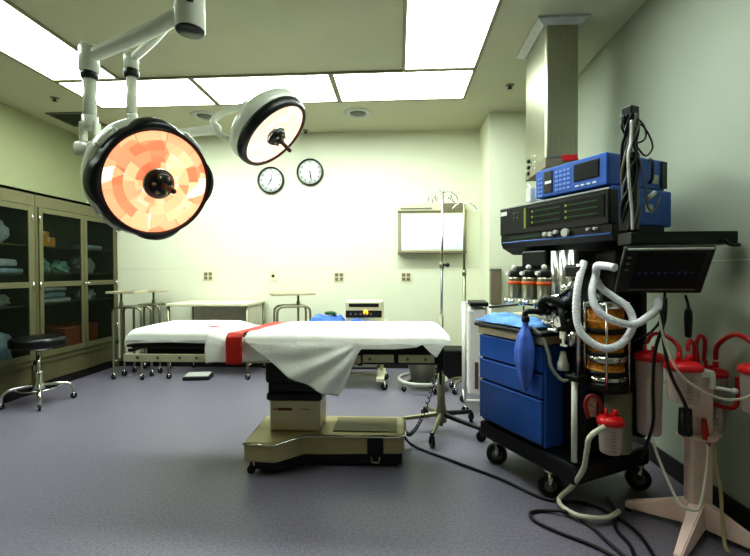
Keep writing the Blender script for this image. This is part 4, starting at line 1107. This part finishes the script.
# ------------------------------------------------------------------ suction stand with canisters at the right wall
o = thing('suction_stand', 'white suction canister stand with splayed legs beside the right wall', 'stand', (1.345, 1.955, 0))
obj('column', B().box(-.048, .044, -.03, .03, .05, .715, .008), M_pinkw, o)
obj('top_cap', B().box(-.05, .046, -.034, .034, .70, .725, .006), M_white, o)
def leg(x, y):
    d = V((x, y, 0)); L = d.length; d.normalize(); n_ = V((-d.y, d.x, 0)); b_ = B()
    a_ = []
    for s_, w_, z0, z1 in ((-.03, .036, .03, .14), (.05, .034, .028, .13), (L*.6, .026, .022, .085), (L, .018, .016, .045)):
        p = d*s_; a_.append([b_.bm.verts.new(q) for q in (p+n_*w_+V((0, 0, z0)), p-n_*w_+V((0, 0, z0)), p-n_*w_*.75+V((0, 0, z1)), p+n_*w_*.75+V((0, 0, z1)))])
    for A_, B_ in zip(a_, a_[1:]):
        for i in range(4): b_.bm.faces.new((A_[i], A_[(i+1) % 4], B_[(i+1) % 4], B_[i]))
    b_.bm.faces.new(a_[0]); b_.bm.faces.new(a_[-1])
    bmesh.ops.bevel(b_.bm, geom=b_.bm.edges[:], offset=.005, segments=2, affect='EDGES')
    l_ = obj('leg', b_, M_pinkw, o)
    obj('glide', B().cyl(d*(L-.012)+V((0, 0, 0)), d*(L-.012)+V((0, 0, .02)), .013), M_rubber, l_)
for x, y in ((-.24, .15), (-.25, -.25), (.15, -.20), (.14, .2)): leg(x, y)
obj('ring_bracket', B().lathe([(.05, .42), (.066, .42), (.072, .43), (.066, .445), (.05, .445)], n=24).box(-.09, .09, -.02, .02, .425, .44, .005), M_pinkw, o)
for cx_, cy_, cr_ in ((1.18, 2.045, .057), (1.215, 1.862, .064), (1.462, 2.055, .062), (1.47, 1.80, .06)):
    d_ = V((cx_-1.345, cy_-1.955, 0)); L_ = d_.length-cr_-.006; d_.normalize()
    obj('canister_arm', B().cyl(V((0, 0, .655)), d_*L_+V((0, 0, .655)), .008).ball(d_*(L_-.008)+V((0, 0, .655)), .013), M_white, o)
obj('pull_tube', B().tube([(-.035, -.09, .44), (-.02, -.06, .52), (0, -.05, .45), (.01, -.045, .40)], .009, 8), M_tubr, o)
obj('black_grip', B().lathe([(0, .45), (.025, .45), (.027, .46), (.024, .565), (0, .57)], Matrix.Translation((-.095, -.055, 0)), 18), M_black, o)
obj('white_tap', B().box(-.03, .03, -.055, -.03, .70, .73, .005).box(.01, .03, -.06, -.03, .65, .72, .005), M_white, o)
G_ = 'suction canisters'
canister('suction_canister', 'tall red lidded canister hanging left of the white stand column', (1.18, 2.045, .40), .057, .362, G_)
canister('suction_canister', 'red lidded canister in front of the white stand column, nearest the camera', (1.215, 1.862, .61), .064, .15, G_, 1.12)
canister('suction_canister', 'red lidded canister behind the white stand column, closest to the wall', (1.462, 2.055, .42), .062, .27, G_)
canister('suction_canister', 'red lidded canister cut by the right edge of the photo', (1.47, 1.80, .58), .06, .18, G_)
def tubething(name, label, pts, r, m, cat='tube', n=8):
    o_ = obj(name, B().tube(pts, r, n, 8), m); tag(o_, label, cat); return o_
tubething('red_tube', 'red tube arching from the tall left canister to the front canister', [(1.16, 2.03, .83), (1.17, 2.0, .875), (1.20, 1.96, .875), (1.222, 1.91, .84), (1.215, 1.885, .79)], .009, M_tubr)
tubething('red_tube', 'narrow red tube loop standing on the front canister lid', [(1.238, 1.866, .822), (1.238, 1.868, .84), (1.25, 1.875, .865), (1.28, 1.89, .84), (1.285, 1.90, .77)], .009, M_tubr)
tubething('red_tube', 'tall narrow red loop rising behind the column top', [(1.385, 2.02, .74), (1.375, 2.02, .82), (1.39, 2.02, .865), (1.42, 2.03, .84), (1.43, 2.05, .74)], .009, M_tubr)
tubething('red_tube', 'wide red arch from the wall side canister to the right edge canister', [(1.487, 2.055, .752), (1.47, 2.02, .82), (1.47, 1.94, .88), (1.47, 1.86, .88), (1.494, 1.80, .822)], .011, M_tubr)
tubething('red_tube', 'red tube sagging below the wall side canister lid', [(1.515, 1.965, .69), (1.52, 1.965, .60), (1.49, 1.96, .55), (1.41, 1.97, .57), (1.40, 1.985, .60)], .010, M_tubr)
tubething('clear_tube', 'thin pale tube swagged across the canisters from the machine', [(1.10, 1.84, .98), (1.11, 1.81, .86), (1.14, 1.77, .75), (1.22, 1.745, .68), (1.30, 1.735, .655), (1.37, 1.725, .67), (1.42, 1.72, .72)], .005, M_clearP)
tubething('white_tube', 'thin white tube looping from the tall canister down to the stand legs and up', [(1.16, 2.0, .42), (1.165, 1.95, .33), (1.19, 1.90, .22), (1.20, 1.86, .17), (1.215, 1.84, .16), (1.255, 1.83, .16), (1.28, 1.84, .20), (1.31, 1.86, .29), (1.325, 1.87, .38), (1.325, 1.875, .42)], .006, mat('white_tubing', '#ddd2cc', .4))
tubething('clear_tube', 'pale yellow tube hanging from the bracket down the right of the column', [(1.355, 1.875, .41), (1.365, 1.88, .33), (1.375, 1.865, .22), (1.37, 1.85, .12), (1.36, 1.82, .02), (1.35, 1.78, .012)], .007, mat('yellowish_tube', '#b3a57c', .35))
tubething('black_cable', 'black cable drooping behind the canisters beside the machine', [(1.165, 1.90, 1.05), (1.16, 1.90, .95), (1.135, 1.92, .82), (1.125, 1.92, .66), (1.13, 1.925, .5), (1.118, 1.955, .38), (1.118, 2.01, .28), (1.112, 2.12, .24)], .007, M_black, 'cable')
tubething('black_cable', 'black cable running diagonally from the machine to the black grip on the white stand', [(1.12, 1.86, 1.0), (1.125, 1.85, .88), (1.135, 1.82, .74), (1.17, 1.78, .62), (1.20, 1.80, .53), (1.215, 1.85, .50)], .007, M_black, 'cable')

# ------------------------------------------------------------------ floor cables and hose
tubething('floor_cable', 'long black cable running on the floor from the table base to the machine', [(0.04, 2.70, 0.1), (0.088, 2.779, 0.02), (0.2, 2.694, 0.009), (0.395, 2.521, 0.009), (0.565, 2.37, 0.009), (0.743, 2.17, 0.009), (0.92, 2.14, 0.009), (1.0, 2.06, 0.009), (1.054, 1.90, 0.009), (1.013, 1.665, 0.009)], .008, M_black, 'cable')
tubething('floor_cable', 'black cable coiled in a wide loop on the floor in front of the machine', [(0.958, 1.601, 0.009), (0.836, 1.786, 0.009), (0.712, 1.888, 0.009), (0.631, 1.975, 0.009), (0.633, 2.04, 0.009), (0.714, 2.06, 0.009), (0.80, 2.02, 0.026), (0.867, 1.947, 0.009), (0.896, 1.808, 0.009), (0.944, 1.64, 0.009)], .008, M_black, 'cable')
tubething('floor_cable', 'black cable curving out from under the white stand leg', [(1.064, 2.2, 0.009), (1.03, 2.06, 0.026), (0.974, 1.93, 0.009), (0.97, 1.80, 0.009), (0.905, 1.62, 0.009)], .008, M_black, 'cable')
tubething('floor_hose', 'cream hose hanging from the jar and curling over the floor', [(0.92, 1.93, 0.468), (0.85, 1.91, 0.43), (0.845, 1.93, 0.36), (0.85, 1.98, 0.25), (0.84, 2.08, 0.12), (0.80, 2.13, 0.035), (0.79, 2.06, 0.028), (0.84, 1.985, 0.03), (0.951, 1.975, 0.03), (1.04, 2.035, 0.03)], .012, M_hoseW, 'hose', 10)

# repeats share a group
GROUPS = {'ceiling_light': 'ceiling light panels', 'ceiling_speaker': 'round ceiling grilles', 'sprinkler_head': 'ceiling sprinkler heads',
          'wall_clock': 'wall clocks on the back wall', 'wall_outlet': 'wall outlets along the back wall', 'supply_cabinet': 'glass-front supply cabinets',
          'plastic_bag': 'plastic bags in the cabinets', 'linen_pack': 'linen packs in the cabinets', 'linen_bundle': 'linen bundles in the cabinets',
          'instrument_pack': 'instrument packs in the cabinets', 'carton': 'cartons in the cabinet', 'drip_stand': 'drip stands',
          'blue_towel': 'blue towels', 'red_tube': 'red tubes on the canisters', 'clear_tube': 'clear tubes on the suction stand',
          'floor_cable': 'black floor cables', 'black_cable': 'black cables at the suction stand'}
for ob_ in list(C.objects):
    nm_ = ob_.name.split('.')[0]
    if ob_.parent is None and nm_ in GROUPS and not ob_.get('group'): ob_['group'] = GROUPS[nm_]

# ------------------------------------------------------------------ lamps in the lamp heads, world, camera
def spot(name, loc, n, power, size, col, r):
    l = bpy.data.lights.new(name, 'SPOT'); l.energy = power; l.spot_size = size; l.spot_blend = .6; l.color = col; l.shadow_soft_size = r
    ob_ = bpy.data.objects.new(name, l); C.objects.link(ob_)
    ob_.matrix_world = aim(loc, -V(n)); return ob_
spot('lamp_beam', L1+n1*.22, n1, 14, 1.2, (1, .82, .66), .12)
spot('lamp_beam', L2+n2*.20, n2, 20, 1.2, (1, .86, .74), .12)
w = bpy.data.worlds.new('World'); bpy.context.scene.world = w; w.use_nodes = True
w.node_tree.nodes['Background'].inputs['Color'].default_value = (.55, .6, .5, 1)
w.node_tree.nodes['Background'].inputs['Strength'].default_value = .05

yaw, pit, rol, fpx = -.0549, -.0145, .0043, 420.78
R0 = V((math.cos(yaw), -math.sin(yaw), 0)); F0 = V((math.sin(yaw), math.cos(yaw), 0)); Z0 = V((0, 0, 1))
F = F0*math.cos(pit)+Z0*math.sin(pit); U = Z0*math.cos(pit)-F0*math.sin(pit)
R = R0*math.cos(rol)-U*math.sin(rol); U = R0*math.sin(rol)+U*math.cos(rol)
cd = bpy.data.cameras.new('camera'); cam = bpy.data.objects.new('camera', cd); C.objects.link(cam)
cd.sensor_width = 36; cd.sensor_fit = 'HORIZONTAL'; cd.lens = fpx*36/750; cd.clip_start = .05
cam.matrix_world = Matrix(((R.x, U.x, -F.x, 0), (R.y, U.y, -F.y, 0), (R.z, U.z, -F.z, 1.167), (0, 0, 0, 1)))
bpy.context.scene.camera = cam
sc = bpy.context.scene
sc.view_settings.view_transform = 'Standard'
sc.view_settings.look = 'Medium High Contrast'
sc.view_settings.exposure = .1
